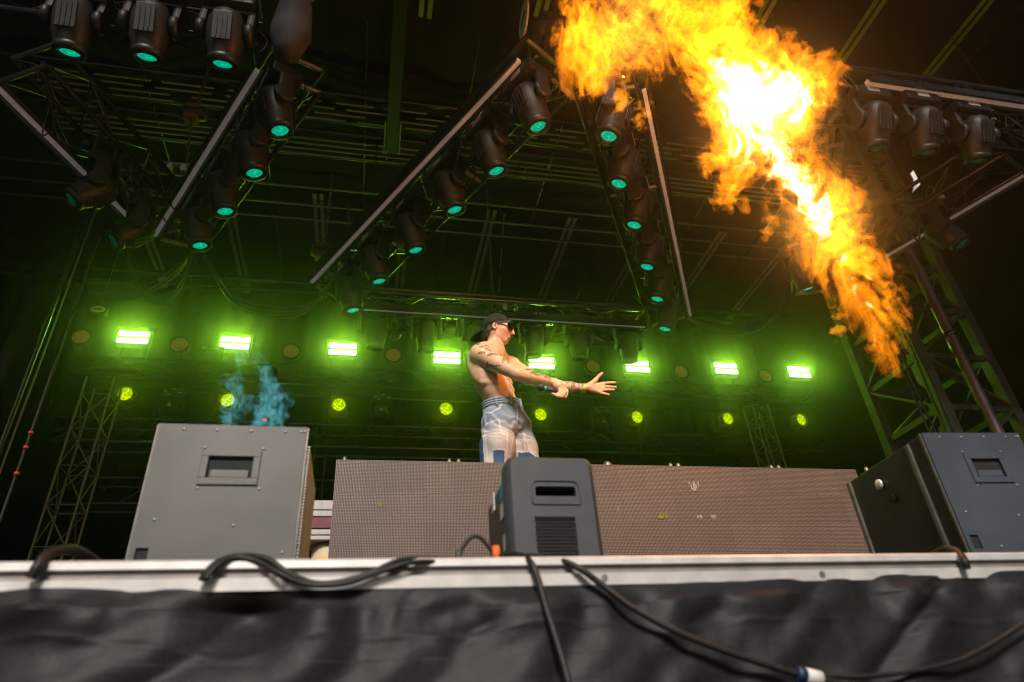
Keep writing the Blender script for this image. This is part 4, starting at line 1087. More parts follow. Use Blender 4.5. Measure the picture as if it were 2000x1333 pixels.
# head and face
H = lambda f_, l_, u_: headc + HF * f_ + HL * l_ + HU * u_
HA = (HF, HL, HU)
body.ell(H(-0.012, 0, 0.025), HA, (0.098, 0.076, 0.092), 0.02)
body.ell(H(0.035, 0, -0.022), HA, (0.062, 0.062, 0.082), 0.025)
body.cap(H(0.058, 0, -0.085), H(0.064, 0, -0.090), 0.024, 0.020, 0.02)                        # chin
for s_ in (-1, 1):
    body.cap(H(0.058, 0.012 * s_, -0.088), H(-0.008, 0.052 * s_, -0.048), 0.017, 0.018, 0.02)  # jaw line
    body.ell(H(0.062, 0.036 * s_, -0.018), HA, (0.022, 0.024, 0.018), 0.02)                    # cheekbone
    body.ell(H(0.086, 0.031 * s_, 0.014), HA, (0.012, 0.016, 0.010), 0.012)                    # eyelid
    body.ell(H(-0.004, 0.077 * s_, -0.004), HA, (0.018, 0.009, 0.030), 0.006)                  # ear
    body.ell(H(0.000, 0.084 * s_, -0.002), HA, (0.009, 0.006, 0.017), 0.005, 'cut')
    body.cap(H(0.098, 0.004 * s_, -0.038), H(0.097, 0.014 * s_, -0.038), 0.008, 0.007, 0.006)  # nostril wing
body.cap(H(0.090, -0.035, 0.030), H(0.090, 0.035, 0.030), 0.010, 0.010, 0.018)                 # brow
body.chain([H(0.092, 0, 0.020), H(0.108, 0, -0.012), H(0.119, 0, -0.034)], [0.008, 0.010, 0.0105], 0.012)
body.cap(H(0.096, -0.016, -0.058), H(0.096, 0.016, -0.058), 0.0075, 0.0075, 0.006)             # lips
body.cap(H(0.091, -0.015, -0.073), H(0.091, 0.015, -0.073), 0.0085, 0.0085, 0.006)
body.cap(H(0.106, -0.017, -0.0655), H(0.106, 0.017, -0.0655), 0.0055, 0.0055, 0.003, 'cut')
# open left hand, palm towards the viewer, thumb up
HY = 4.01
def hp(px, py, dy=0.0): return U(px, py, Y=HY + dy)
body.cap(Lwr, hp(1150, 757), 0.027, 0.026, 0.02)
for (bx_, by_) in ((1178, 749.5), (1179, 756), (1177, 762), (1173, 768)):
    body.cap(hp(1151, 757), hp(bx_, by_), 0.0185, 0.0125, 0.018)
body.cap(hp(1153, 762), hp(1170, 766), 0.018, 0.014, 0.015)
body.cap(hp(1153, 751, -0.012), hp(1163, 744, -0.018), 0.018, 0.015, 0.015)                    # ball of the thumb
body.chain([hp(1158, 747, -0.012), hp(1165, 740, -0.02), hp(1171, 733.5, -0.022), hp(1176.5, 729, -0.02)], [0.0140, 0.0115, 0.0100, 0.0085], 0.008)
for a_, m_, b_ in (((1178, 749.5), (1189, 748), (1201, 747.2)), ((1179, 756), (1191, 756), (1203, 756.5)), ((1177, 762), (1188, 761.8), (1199, 761.8)), ((1173, 768), (1181, 769.5), (1189.5, 771.5))):
    body.chain([hp(*a_), hp(*m_, -0.004), hp(*b_, -0.012)], [0.0105, 0.0092, 0.0078], 0.006)
# right hand closed round the microphone
RYh = 3.74
def rp(px, py, dy=0.0): return U(px, py, Y=RYh + dy)
body.cap(Rwr, rp(1091, 754), 0.028, 0.026, 0.02)
body.cap(rp(1091, 754), rp(1098, 760), 0.025, 0.019, 0.02); body.cap(rp(1089, 757), rp(1093, 764), 0.022, 0.017, 0.02)
body.chain([rp(1094, 762, -0.016), rp(1092, 769, -0.026), rp(1085, 771.5, -0.026), rp(1079, 769.5, -0.02)], [0.0115, 0.0105, 0.0095, 0.008], 0.006)
body.chain([rp(1098, 762, -0.010), rp(1097, 771, -0.026), rp(1091, 774.5, -0.030), rp(1086, 773.5, -0.028)], [0.0115, 0.0105, 0.0095, 0.008], 0.006)
body.chain([rp(1101, 760, 0.0), rp(1102.5, 769, -0.018), rp(1098, 775, -0.026), rp(1094, 776, -0.026)], [0.0115, 0.0100, 0.0090, 0.008], 0.006)
body.chain([rp(1101, 756, 0.006), rp(1107.5, 764, 0.0), rp(1107, 771, -0.006), rp(1104, 776.5, -0.010)], [0.0115, 0.0100, 0.0085, 0.0075], 0.006)
body.chain([rp(1088, 756, 0.016), rp(1082, 762, 0.022), rp(1078, 766, 0.016)], [0.0125, 0.0110, 0.0090], 0.008)
Vb, Qb = body.mesh()
# vertex tints: skin, lips, ink
def in_seg(P, a, b, r):
    a = np.array(a); b = np.array(b); d = b - a; t = np.clip(((P - a) @ d) / max(1e-9, d @ d), 0, 1)
    return np.linalg.norm(P - a - t[:, None] * d, axis=1) < r
skin = np.array([0.76, 0.45, 0.295])
cols = np.tile(skin, (len(Vb), 1))
hp_d = Vb - headc
lf, ll, lu = hp_d @ HF, hp_d @ HL, hp_d @ HU
hm = (np.abs(hp_d).max(1) < 0.17)
lips = hm & (lf > 0.075) & (np.abs(ll) < 0.024) & (lu < -0.050) & (lu > -0.083)
cols[lips] = (0.40, 0.15, 0.12)
mouth = hm & (lf > 0.07) & (np.abs(ll) < 0.019) & (np.abs(lu + 0.0655) < 0.0045); cols[mouth] = (0.10, 0.03, 0.03)
ck = hm & (lf > 0.03); w_ = np.exp(-(((lu + 0.02) / 0.03) ** 2 + ((np.abs(ll) - 0.045) / 0.025) ** 2)) * ck
cols = cols * (1 - 0.35 * w_[:, None]) + np.array([0.62, 0.22, 0.17]) * 0.35 * w_[:, None]
stub = hm & (lf > 0.0) & (lu < -0.04) & ~lips; cols[stub] *= 0.86
# nipple, navel
nip = np.linalg.norm(Vb - (chest + TF * 0.125 - TL * 0.075 + TU * 0.045), axis=1) < 0.018; cols[nip] = (0.36, 0.15, 0.11)
# ink drawn on the arms, shoulder, neck: strokes measured on the near side of the limbs (x, z plane)
ink = np.zeros(len(Vb), bool)
def stroke(pts, Y, w=0.0032, ymin=None, ymax=None):
    global ink
    P = [U(px, py, Y=Y)[[0, 2]] for px, py in pts]
    m = (Vb[:, 1] < (ymax or Y + 0.03)) & (Vb[:, 1] > (ymin or Y - 0.14))
    idx_ = np.where(m)[0]; X2 = Vb[idx_][:, [0, 2]]
    hit = np.zeros(len(idx_), bool)
    for a_, b_ in zip(P[:-1], P[1:]): hit |= in_seg(X2, a_, b_, w)
    ink[idx_[hit]] = True
ZT = lambda x, y: (900 + x / 8.33, 600 + y / 8.33)             # close-up measured at 8.33x
ZH = lambda x, y: (1020 + x / 10.0, 690 + y / 10.0)
def S(pts, Y, w=0.003, T=ZT, **kw): stroke([T(*p) for p in pts], Y, w, **kw)
S([(225, 610), (262, 592), (292, 620), (285, 662), (255, 672), (232, 645), (250, 620), (270, 640)], 3.86, 0.0075)     # rose
for L_ in ([(300, 700), (340, 690), (370, 705), (335, 720), (305, 705)], [(320, 600), (350, 585), (385, 600), (355, 625), (322, 608)], [(385, 600), (430, 570), (470, 545), (485, 570), (450, 580), (420, 560)],
           [(400, 640), (450, 660), (480, 690), (510, 680), (470, 640), (420, 625)], [(380, 700), (395, 735), (402, 690)], [(435, 770), (480, 745), (530, 740), (560, 765), (600, 790), (520, 790), (450, 785), (435, 770)], [(470, 770), (520, 765)],
           [(345, 840), (430, 900), (540, 975), (620, 1000)], [(440, 880), (450, 935)],
           [(660, 970), (668, 900), (690, 860), (710, 880), (690, 930)], [(710, 870), (750, 900), (740, 1000)], [(750, 880), (785, 920), (790, 965)], [(830, 915), (870, 905), (930, 930), (975, 960), (920, 975), (850, 945), (830, 915)], [(870, 935), (890, 925), (900, 945)],
           [(985, 1020), (1030, 1060), (1090, 1085), (1110, 1130), (1050, 1130), (1010, 1080), (985, 1020)], [(1010, 1060), (1060, 1120)], [(1040, 1130), (1090, 1100)],
           [(1150, 1060), (1165, 1110), (1200, 1130), (1185, 1060)], [(1220, 1050), (1205, 1120)], [(1120, 1180), (1180, 1140), (1240, 1170), (1190, 1195), (1120, 1180)], [(1090, 1190), (1150, 1150)], [(1240, 1100), (1290, 1080), (1320, 1120), (1300, 1170)]):
    S(L_, 3.76, 0.0042 if L_[0][0] < 960 else 0.0065, ymax=3.86, ymin=3.5)
for L_ in ([(180, 380), (190, 420), (215, 450)], [(220, 370), (215, 440)], [(250, 420), (300, 400), (340, 440), (330, 500), (270, 500), (250, 460)], [(350, 400), (380, 440), (400, 520)], [(420, 380), (440, 470), (430, 530)], [(450, 480), (490, 470), (520, 520), (470, 530), (455, 490)], [(120, 500), (200, 470), (260, 510)], [(540, 420), (535, 530)]):
    S(L_, 3.74, 0.005, ZH, ymax=3.84, ymin=3.55)
for L_ in ([(100, 575), (180, 600), (260, 590), (360, 580), (300, 620), (200, 620), (110, 590)], [(280, 640), (300, 660)], [(760, 560), (800, 600)], [(850, 660), (900, 655)], [(850, 640), (890, 610)], [(960, 600), (955, 740)], [(985, 610), (975, 730)], [(930, 650), (920, 740)], [(1050, 660), (1090, 620), (1130, 680), (1120, 750)], [(1045, 700), (1080, 740)], [(780, 580), (830, 640)], [(1080, 650), (1110, 700)]):
    S(L_, 4.07, 0.0042, ZH, ymin=3.94, ymax=4.13)
for a_ in range(10):
    S([(990 + 4 * a_, 1080 + (a_ % 3) * 20), (1010 + 6 * a_, 1120 + (a_ % 4) * 8)], 3.76, 0.003, ymax=3.9, ymin=3.5)
cols[ink] = cols[ink] * 0.22 + np.array([0.02, 0.035, 0.03]) * 0.78
M_SKIN = bpy.data.materials.new('skin'); M_SKIN.use_nodes = True
nt = M_SKIN.node_tree; b = nt.nodes['Principled BSDF']; b.inputs['Roughness'].default_value = 0.48
b.inputs['Subsurface Weight'].default_value = 0.12; b.inputs['Subsurface Radius'].default_value = (0.012, 0.005, 0.003); b.inputs['Subsurface Scale'].default_value = 1.0
at = nt.nodes.new('ShaderNodeVertexColor'); at.layer_name = 'Col'
nz = nt.nodes.new('ShaderNodeTexNoise'); nz.inputs['Scale'].default_value = 26; nz.inputs['Detail'].default_value = 4
mr = nt.nodes.new('ShaderNodeMapRange'); mr.inputs['To Min'].default_value = 0.88; mr.inputs['To Max'].default_value = 1.12
mx = nt.nodes.new('ShaderNodeMix'); mx.data_type = 'RGBA'; mx.blend_type = 'MULTIPLY'; mx.inputs['Factor'].default_value = 1
nt.links.new(nz.outputs['Fac'], mr.inputs['Value']); nt.links.new(at.outputs['Color'], mx.inputs['A']); nt.links.new(mr.outputs['Result'], mx.inputs['B']); nt.links.new(mx.outputs['Result'], b.inputs['Base Color'])
FOOT = pelvis[2] - 0.96
person = thing('person', (pelvis[0], pelvis[1], FOOT), 'shirtless tattooed person in jeans and cap, arms stretched to the right', 'person')
POG = np.array([pelvis[0], pelvis[1], FOOT])
bo = obj('body', np_mesh('body', Vb - POG, Qb, M_SKIN, cols=cols), person)

# jeans
jf = Field((pelvis[0] - 0.42, 3.55, FOOT - 0.01), (pelvis[0] + 0.48, 4.45, pelvis[2] + 0.16), 0.0055)
wa = U(981, 797, Y=4.0)
jf.ell(wa - PU * 0.02, (PF, PL, PU), (0.118, 0.150, 0.10), 0.04)
jf.ell(pelvis - PU * 0.015, (PF, PL, PU), (0.130, 0.178, 0.115), 0.05)
jf.ell(pelvis - PF * 0.06 - PU * 0.05, (PF, PL, PU), (0.09, 0.15, 0.09), 0.05)
Rhip = pelvis - PL * 0.095 - PU * 0.075; Lhip = pelvis + PL * 0.095 - PU * 0.075
Rkn = U(966, 912, Y=3.93) - np.array([0, 0, 0.08]); Lkn = U(1031, 900, Y=4.02) - np.array([0, 0, 0.10])
Ran = np.array([Rkn[0] - 0.02, Rkn[1] + 0.06, FOOT + 0.07]); Lan = np.array([Lkn[0] + 0.03, Lkn[1] + 0.06, FOOT + 0.07])
jf.chain([Rhip, lerp(Rhip, Rkn, 0.4), Rkn, lerp(Rkn, Ran, 0.5), Ran], [0.105, 0.112, 0.100, 0.105, 0.105], 0.04)
jf.chain([Lhip, lerp(Lhip, Lkn, 0.4), Lkn, lerp(Lkn, Lan, 0.5), Lan], [0.102, 0.106, 0.096, 0.105, 0.105], 0.035)
jf.cap(pelvis + PF * 0.118 + PU * 0.06, pelvis + PF * 0.105 - PU * 0.09, 0.012, 0.012, 0.02)       # fly
# flat top at the waistband, slack folds
gx, gy, gz = np.meshgrid(*jf.ax, indexing='ij')
wt = (gx - wa[0]) * PU[0] + (gy - wa[1]) * PU[1] + (gz - wa[2]) * PU[2]
jn = spectral(tuple(int(2 ** math.ceil(math.log2(v))) for v in jf.n), 3.4, (1, 1, 1.3), 77, (2, 22))[:jf.n[0], :jf.n[1], :jf.n[2]]
fold = 0.0045 * jn + 0.004 * np.sin((gz * 1.0 + 0.5 * (gx - pelvis[0])) * 95 + 3 * jn) * np.exp(-((gz - (pelvis[2] - 0.10)) / 0.10) ** 2)
jf.F += (fold * (wt < -0.02)).astype(np.float32)
jf.F = np.maximum(jf.F, (wt - 0.028).astype(np.float32)); jf.F = np.maximum(jf.F, (FOOT + 0.045 - gz).astype(np.float32))
del gx, gy, gz, jn, fold
Vj, Qj = jf.mesh()
base_d = np.array([0.22, 0.29, 0.37]); fade = np.array([0.52, 0.46, 0.42]); navy = np.array([0.045, 0.085, 0.18])
cj = np.tile(base_d, (len(Vj), 1))
hgt = Vj[:, 2]; zc = lambda py: U(990, py, Y=3.9)[2]
fw = np.clip((zc(822) - hgt) / (zc(822) - zc(858)), 0, 1); cj = cj * (1 - fw[:, None] * 0.85) + fade * fw[:, None] * 0.85
pk = np.exp(-(((Vj[:, 0] - U(955, 792, Y=3.86)[0]) / 0.05) ** 2 + ((hgt - zc(792)) / 0.03) ** 2)); cj = cj * (1 - 0.7 * pk[:, None]) + np.array([.6, .6, .62]) * 0.7 * pk[:, None]
jn2 = spectral((256, 256), 2.4, (1, 1), 41); ix = ((Vj[:, 0] * 260).astype(int) % 256, (Vj[:, 2] * 260).astype(int) % 256)
cj *= (1 + 0.05 * jn2[ix])[:, None]
JY = 3.86
ZJ = lambda x, y: (880 + x / 4.04, 590 + y / 4.04)
def inpoly(P, poly):
    c = np.zeros(len(P), bool); n_ = len(poly)
    for i in range(n_):
        (x1_, y1_), (x2_, y2_) = poly[i], poly[(i + 1) % n_]
        c ^= ((y1_ > P[:, 1]) != (y2_ > P[:, 1])) & (P[:, 0] < (x2_ - x1_) * (P[:, 1] - y1_) / (y2_ - y1_ + 1e-12) + x1_)
    return c
front = Vj[:, 1] < 4.05
P2 = Vj[:, [0, 2]]
for poly in ([(330, 1185), (418, 1185), (418, 1300), (330, 1300)], [(556, 1140), (640, 1145), (720, 1180), (720, 1300), (560, 1300)], [(236, 990), (258, 985), (272, 1200), (262, 1300), (225, 1300)]):
    cj[front & inpoly(P2, [tuple(U(*ZJ(*p), Y=JY)[[0, 2]]) for p in poly])] = navy
def seam_j(pts, w=0.0036, col=(0.66, 0.60, 0.55)):
    P = [U(*ZJ(*p), Y=JY)[[0, 2]] for p in pts]; hit = np.zeros(len(Vj), bool)
    for a_, b_ in zip(P[:-1], P[1:]): hit |= in_seg(P2, a_, b_, w)
    cj[hit & front] = col
for pts in ([(283, 945), (383, 935), (390, 1055), (436, 1070), (436, 1200)], [(283, 945), (275, 1060), (290, 1250)], [(398, 1015), (445, 1018), (445, 1062), (398, 1058), (398, 1015)], [(413, 1030), (432, 1030), (432, 1048), (413, 1046), (413, 1030)], [(520, 780), (535, 850), (530, 960), (490, 1080), (470, 1190)],
            [(602, 990), (606, 1145)], [(602, 990), (665, 1025)], [(556, 1142), (640, 1147), (700, 1180)], [(245, 860), (262, 1000), (272, 1250)], [(330, 1185), (418, 1185)], [(250, 830), (330, 860), (390, 830), (405, 800)]): seam_j(pts)
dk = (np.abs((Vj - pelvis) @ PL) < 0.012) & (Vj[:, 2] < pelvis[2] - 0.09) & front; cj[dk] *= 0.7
M_DENIM = bpy.data.materials.new('faded_denim'); M_DENIM.use_nodes = True
nt = M_DENIM.node_tree; b = nt.nodes['Principled BSDF']; b.inputs['Roughness'].default_value = 0.85; b.inputs['Specular IOR Level'].default_value = 0.2
at = nt.nodes.new('ShaderNodeVertexColor'); at.layer_name = 'Col'
tcj = nt.nodes.new('ShaderNodeTexCoord'); wv = nt.nodes.new('ShaderNodeTexNoise'); wv.inputs['Scale'].default_value = 180; wv.inputs['Detail'].default_value = 3
nt.links.new(tcj.outputs['Object'], wv.inputs['Vector'])
mr = nt.nodes.new('ShaderNodeMapRange'); mr.inputs['To Min'].default_value = 0.75; mr.inputs['To Max'].default_value = 1.25
mx = nt.nodes.new('ShaderNodeMix'); mx.data_type = 'RGBA'; mx.blend_type = 'MULTIPLY'; mx.inputs['Factor'].default_value = 1
nt.links.new(wv.outputs['Fac'], mr.inputs['Value']); nt.links.new(at.outputs['Color'], mx.inputs['A']); nt.links.new(mr.outputs['Result'], mx.inputs['B']); nt.links.new(mx.outputs['Result'], b.inputs['Base Color'])
jeans = obj('jeans', np_mesh('jeans', Vj - POG, Qj, M_DENIM, cols=cj), person); jeans['label'] = 'faded patchwork jeans with dark blue patches'
M_BAND = material('denim_band', (0.26, 0.32, 0.39), 0.85, 0, 0.2, 60)
def ring_pts(c, F_, L_, rf, rl, n=40): return [c + F_ * rf * math.cos(2 * math.pi * k / n) + L_ * rl * math.sin(2 * math.pi * k / n) for k in range(n + 1)]
wb = MB()
for dz_ in (0.024, 0.008, -0.008): wb.tube(ring_pts(wa + PU * dz_, PF, PL, 0.119, 0.151), 0.0085, 6, False)
wb.build('waistband', M_BAND, jeans, True)
for a_ in (20, -60, -20, 60, 100, 180):
    a_ = math.radians(a_); c_ = wa + PF * 0.128 * math.cos(a_) + PL * 0.160 * math.sin(a_)
    MB().bar(c_ + PU * 0.034, c_ - PU * 0.026, 0.012, 0.006).build('belt_loop', M_BAND, jeans, True)
for an, kn in ((Ran, Rkn), (Lan, Lkn)):
    sh = MB(); c_ = np.array([an[0], an[1] - 0.05, FOOT + 0.05])
    sh.box(c_ + np.array([0, 0, -0.035]), (0.10, 0.29, 0.03), bev=0.012); sh.box(c_ + np.array([0, 0.03, 0.0]), (0.095, 0.22, 0.07), bev=0.03)
    sh.build('shoe', M_WHITE, person, True)

# cap worn backwards, hair, sunglasses, wristbands
cf = Field(headc - 0.22, headc + 0.24, 0.004)
cf.ell(H(-0.012, 0, 0.028), HA, (0.108, 0.087, 0.100), 0.01)
gx, gy, gz = np.meshgrid(*cf.ax, indexing='ij')
rel = [gx - headc[0], gy - headc[1], gz - headc[2]]
du = sum(rel[i] * HU[i] for i in range(3)); df_ = sum(rel[i] * HF[i] for i in range(3)); dl_ = sum(rel[i] * HL[i] for i in range(3))
cf.F = np.maximum(cf.F, (0.022 + 0.25 * np.clip(df_, -0.2, 0.2) - du) * 0.95).astype(np.float32)
hole = np.sqrt(((dl_) / 0.034) ** 2 + ((du - 0.058) / 0.026) ** 2) - 1
cf.F = np.where(df_ > 0.03, np.maximum(cf.F, (-hole * 0.026)), cf.F).astype(np.float32)
Vc, Qc = cf.mesh()
M_CAP = material('black_cap_cotton', (0.022, 0.022, 0.018), 0.9, 0, 0.3, 60, 0.1, spec=0.2)
cap_o = obj('cap', np_mesh('cap', Vc - POG, Qc, M_CAP), person)
br = MB(); rows = []
for k in range(13):
    a_ = math.radians(-62 + 124 * k / 12); 
    i0 = H(-0.012 - 0.100 * math.cos(a_), 0.082 * math.sin(a_), 0.000); i1 = H(-0.03 - 0.165 * math.cos(a_ * 0.9), 0.085 * math.sin(a_), -0.055 - 0.02 * math.cos(a_) + 0.02 * (math.sin(a_)) ** 2)
    rows.append((i0, i1))
vs = [p for r_ in rows for p in r_] + [p - HU * 0.004 for r_ in rows for p in r_]
fs_ = []
for k in range(12):
    a_ = 2 * k; fs_ += [(a_, a_ + 1, a_ + 3, a_ + 2), (26 + a_, 26 + a_ + 2, 26 + a_ + 3, 26 + a_ + 1), (a_ + 1, 26 + a_ + 1, 26 + a_ + 3, a_ + 3), (a_, a_ + 2, 26 + a_ + 2, 26 + a_)]
br.add(vs, fs_, True); br.build('brim', M_CAP, cap_o, True)
M_HAIR = material('brown_hair', (0.055, 0.028, 0.014), 0.5, 0, 0.5, 120, 0.2)
hr = MB(); rr_ = random.Random(5)
for k in range(150):
    a_ = rr_.uniform(-1.75, 1.75); u0 = rr_.uniform(0.0, 0.03)
    p0 = H(-0.012 - 0.094 * math.cos(a_), 0.076 * math.sin(a_), u0 - 0.01); L_ = rr_.uniform(0.03, 0.085) * (1 if abs(a_) < 1.3 else 0.55)
    p1 = p0 - HU * L_ * 0.55 - HF * 0.006 * math.cos(a_); p2 = p0 - HU * L_ + HF * rr_.uniform(-0.022, 0.012) + HL * rr_.uniform(-0.012, 0.012)
    hr.tube([p0, p1, p2], [0.006, 0.005, 0.0012], 5)
hr.build('hair', M_HAIR, person, True); hr = MB()
for k in range(40):
    l0 = rr_.uniform(-0.03, 0.03); p0 = H(0.085, l0, 0.06); hr.tube([p0, p0 + HF * 0.012 + HU * rr_.uniform(-0.01, 0.02), p0 + HF * 0.012 + HL * rr_.uniform(-0.02, 0.02) - HU * rr_.uniform(0, 0.02)], [0.005, 0.004, 0.001], 5)
hr.build('forelock', M_HAIR, person, True)
M_GLASS = material('black_gloss_lens', (0.006, 0.006, 0.007), 0.08, 0.0, 0.2, 30, spec=0.8)
sg = MB()
R3 = Matrix((HL, HF, HU)).transposed()
sg.bar(H(0.108, -0.072, 0.026), H(0.108, 0.072, 0.026), 0.008, 0.010)
for s_ in (-1, 1): sg.bar(H(0.106, 0.072 * s_, 0.026), H(0.0, 0.082 * s_, 0.020), 0.006, 0.014)
sgo = sg.build('sunglasses', M_GLASS, person, True)
for s_ in (-1, 1):
    lens_p = [(0.060, 0.028), (0.066, 0.008), (0.056, -0.016), (0.034, -0.022), (0.014, -0.012), (0.009, 0.012), (0.012, 0.028)]
    lm = MB(); vs = []
    for dd in (0.0, 0.005):
        for (l_, u_) in lens_p: vs.append(H(0.117 - 0.42 * l_ * l_ / 0.066 - dd, l_ * s_, u_))
    n_ = len(lens_p); lm.add(vs, [tuple(range(n_)), tuple(range(2 * n_ - 1, n_ - 1, -1))] + [(i, (i + 1) % n_, n_ + (i + 1) % n_, n_ + i) for i in range(n_)])
    lm.build('lens', M_GLASS, sgo, True)
    nb = [H(0.121 - 0.42 * l_ * l_ / 0.066, l_ * s_, u_) for l_, u_ in ((0.040, -0.004), (0.046, 0.016))]
d_ = nrm(Lwr - Lel); c_ = U(1137, 758.5, Y=4.025)
M_NEON = material('neon_yellow_band', (0.55, 0.75, 0.02), 0.5, 0, 0.15, 60)
MB().cyl(c_ - d_ * 0.012, c_ + d_ * 0.006, 0.0335, 0.0325, 20).build('white_wristband', M_WHITE, person, True)
MB().cyl(c_ + d_ * 0.010, c_ + d_ * 0.026, 0.0325, 0.0325, 20).build('yellow_wristband', M_NEON, person, True)

# microphone in his right hand
m0, m1 = rp(1054, 757, -0.015), rp(1098, 768, -0.008); md = nrm(m1 - m0)
mic = thing('microphone', m0, 'dark handheld microphone with blue ring in the singer\'s right hand', 'microphone')
MB().tube([m0 - md * 0.022, m0 - md * 0.016, m0, m0 + md * 0.018, m0 + md * 0.03], [0.004, 0.018, 0.026, 0.024, 0.018], 16).build('grille', material('mic_mesh', (0.03, 0.035, 0.03), 0.35, 0.6, 0.3, 200, 0.3), mic, True)
MB().cyl(m0 + md * 0.030, m0 + md * 0.042, 0.0205, n=16).build('blue_ring', M_BLUE, mic, True)
MB().tube([m0 + md * 0.042, m0 + md * 0.09, m0 + md * 0.185], [0.0195, 0.017, 0.013], 16).build('handle', M_BLACKP, mic, True)

# riser under him
rz_ = FOOT - DECK
riser = thing('riser', (1.5, 4.25, DECK), 'low black riser behind the screen wall under the singer', 'riser')
MB().box((0, 0, rz_ - 0.03), (3.0, 0.98, 0.06), bev=0.01).build('top', M_DECK, riser)
for x_ in (-1.45, 1.45):
    for y_ in (-0.45, 0.45): MB().box((x_, y_, (rz_ - 0.06) / 2), (0.05, 0.05, rz_ - 0.062)).build('leg', M_BLACK, riser)
# ------------------------------------------------------------------ fire
def fire_mat(name, rgb):
    m = bpy.data.materials.new(name); m.use_nodes = True; nt = m.node_tree; nt.nodes.clear()
    e = nt.nodes.new('ShaderNodeEmission'); o = nt.nodes.new('ShaderNodeOutputMaterial')
    s_ = max(rgb); e.inputs['Color'].default_value = (*[c / s_ for c in rgb], 1); e.inputs['Strength'].default_value = s_
    nt.links.new(e.outputs[0], o.inputs['Volume']); return m
FY_ = 2.27
def fire_field(blobs, lo, hi, h, seed, a_big=0.075, k=0.08):
    f = Field(lo, hi, h)
    for (px, py, dy, r) in blobs: f.ell(U(px, py, Y=FY_ + dy), np.eye(3), (r * 1.14, r * 0.85, r * 1.2), k)
    S_ = tuple(int(v) for v in f.n)
    S2 = tuple(int(8 * math.ceil(v / 8)) for v in S_)
    an = (0.85, 0.85, 1.5)
    crop = tuple(slice(0, v) for v in S_)
    big = spectral(S2, 3.4, an, seed, (3, 30))[crop]
    wx = spectral(S2, 3.0, an, seed + 1, (3, 16))[crop]; wz = spectral(S2, 3.0, an, seed + 2, (3, 16))[crop]
    wy = spectral(S2, 3.0, an, seed + 5, (3, 16))[crop]
    fine = spectral(S2, 3.0, an, seed + 3, (9, 58))[crop]
    big2 = spectral(S2, 3.0, an, seed + 4, (8, 44))[crop]
    I = np.meshgrid(*[np.arange(v) for v in S_], indexing='ij', sparse=True)
    w = 0.10 / h
    ia = np.clip((I[0] + w * wx).astype(int), 0, S_[0] - 1); ic = np.clip((I[2] + w * 1.6 * wz).astype(int), 0, S_[2] - 1); ib = np.clip((I[1] + w * wy).astype(int), 0, S_[1] - 1)
    ridg = np.abs(fine[ia, ib, ic])
    az = np.clip((f.ax[2] - f.lo[2] - 0.25) / 1.1, 0.25, 1)[None, None, :]
    fb = f.F + a_big * az * big
    d = np.maximum(fb, (ridg - (0.17 + 5.2 * np.clip(-fb, 0, 1))) * 0.035)
    d[0] = d[-1] = 1; d[:, 0] = d[:, -1] = 1; d[:, :, 0] = d[:, :, -1] = 1
    return f, d, ridg, big, np.abs(big2[ia, ib, ic])
jet = [(1742, 712, .0, .07), (1734, 680, .0, .09), (1722, 645, .0, .11), (1710, 610, .02, .125), (1692, 575, 0, .14), (1668, 530, .0, .15), (1640, 490, .0, .15), (1620, 450, 0, .17), (1595, 410, .0, .19), (1560, 370, 0, .21),
       (1530, 330, 0, .24), (1505, 290, 0, .27), (1500, 240, 0, .30), (1505, 190, .02, .31), (1450, 190, -.02, .26), (1570, 200, .03, .22), (1440, 140, 0, .18), (1395, 110, 0, .17), (1600, 260, .05, .14), (1440, 320, -.03, .16), (1620, 180, .03, .10), (1590, 160, 0, .12)]
ball = [(1360, 60, 0, .17), (1330, 10, 0, .18), (1270, 60, .02, .22), (1200, 60, .03, .26), (1160, 80, .03, .22), (1210, 130, .03, .16), (1150, 30, .03, .20), (1240, -10, .02, .26), (1290, 120, 0, .14), (1330, 160, 0, .11), (1190, 120, .03, .22), (1250, 140, .02, .16), (1130, 90, .03, .15), (1430, 40, 0, .12), (1450, 0, 0, .12), (1180, -40, 0, .25), (1320, 180, 0, .08), (1380, -30, 0, .2)]
lo = U(1240, 730, Y=FY_)
lo_ = (1.00, FY_ - 0.48, U(1745, 735, Y=FY_)[2] - 0.10); hi_ = (2.80, FY_ + 0.52, U(1300, -60, Y=FY_)[2])
FH = 0.0115
f1, d1, rid, bigj, rid2 = fire_field(jet + ball, lo_, hi_, FH, 101)
fire = thing('fire', U(1740, 720, Y=FY_), 'tall jet of orange fire with white-hot core rising at right', 'fire')
FOG_ = np.array(fire.location)
V1, Q1 = surface_nets(d1, f1.lo, FH)
obj('flame', np_mesh('flame', V1 - FOG_, Q1, fire_mat('orange_flame', (8.0, 2.0, 0.04))), fire)
# hotter inside, then the white-hot core of the jet
f2 = Field(lo_, hi_, FH)
for (px, py, dy, r) in jet: f2.ell(U(px, py, Y=FY_ + dy), np.eye(3), (r * 0.92, r * 0.7, r * 1.0), 0.06)
for (px, py, dy, r) in ((1215, 40, .03, .17), (1230, 80, .03, .12), (1330, 10, 0, .08), (1225, -20, .03, .2), (1340, 60, 0, .06)): f2.ell(U(px, py, Y=FY_ + dy), np.eye(3), (r, r, r), 0.05)
d2 = np.maximum(np.maximum(f2.F + 0.045 * bigj, (rid2 - (0.45 + 6.0 * np.clip(-f2.F, 0, 1))) * 0.03), d1 + 0.008)
V2, Q2 = surface_nets(d2, f2.lo, FH)
obj('hot_flame', np_mesh('hot_flame', V2 - FOG_, Q2, fire_mat('yellow_flame', (9.5, 3.2, 0.1))), fire)
f3 = Field(lo_, hi_, FH)
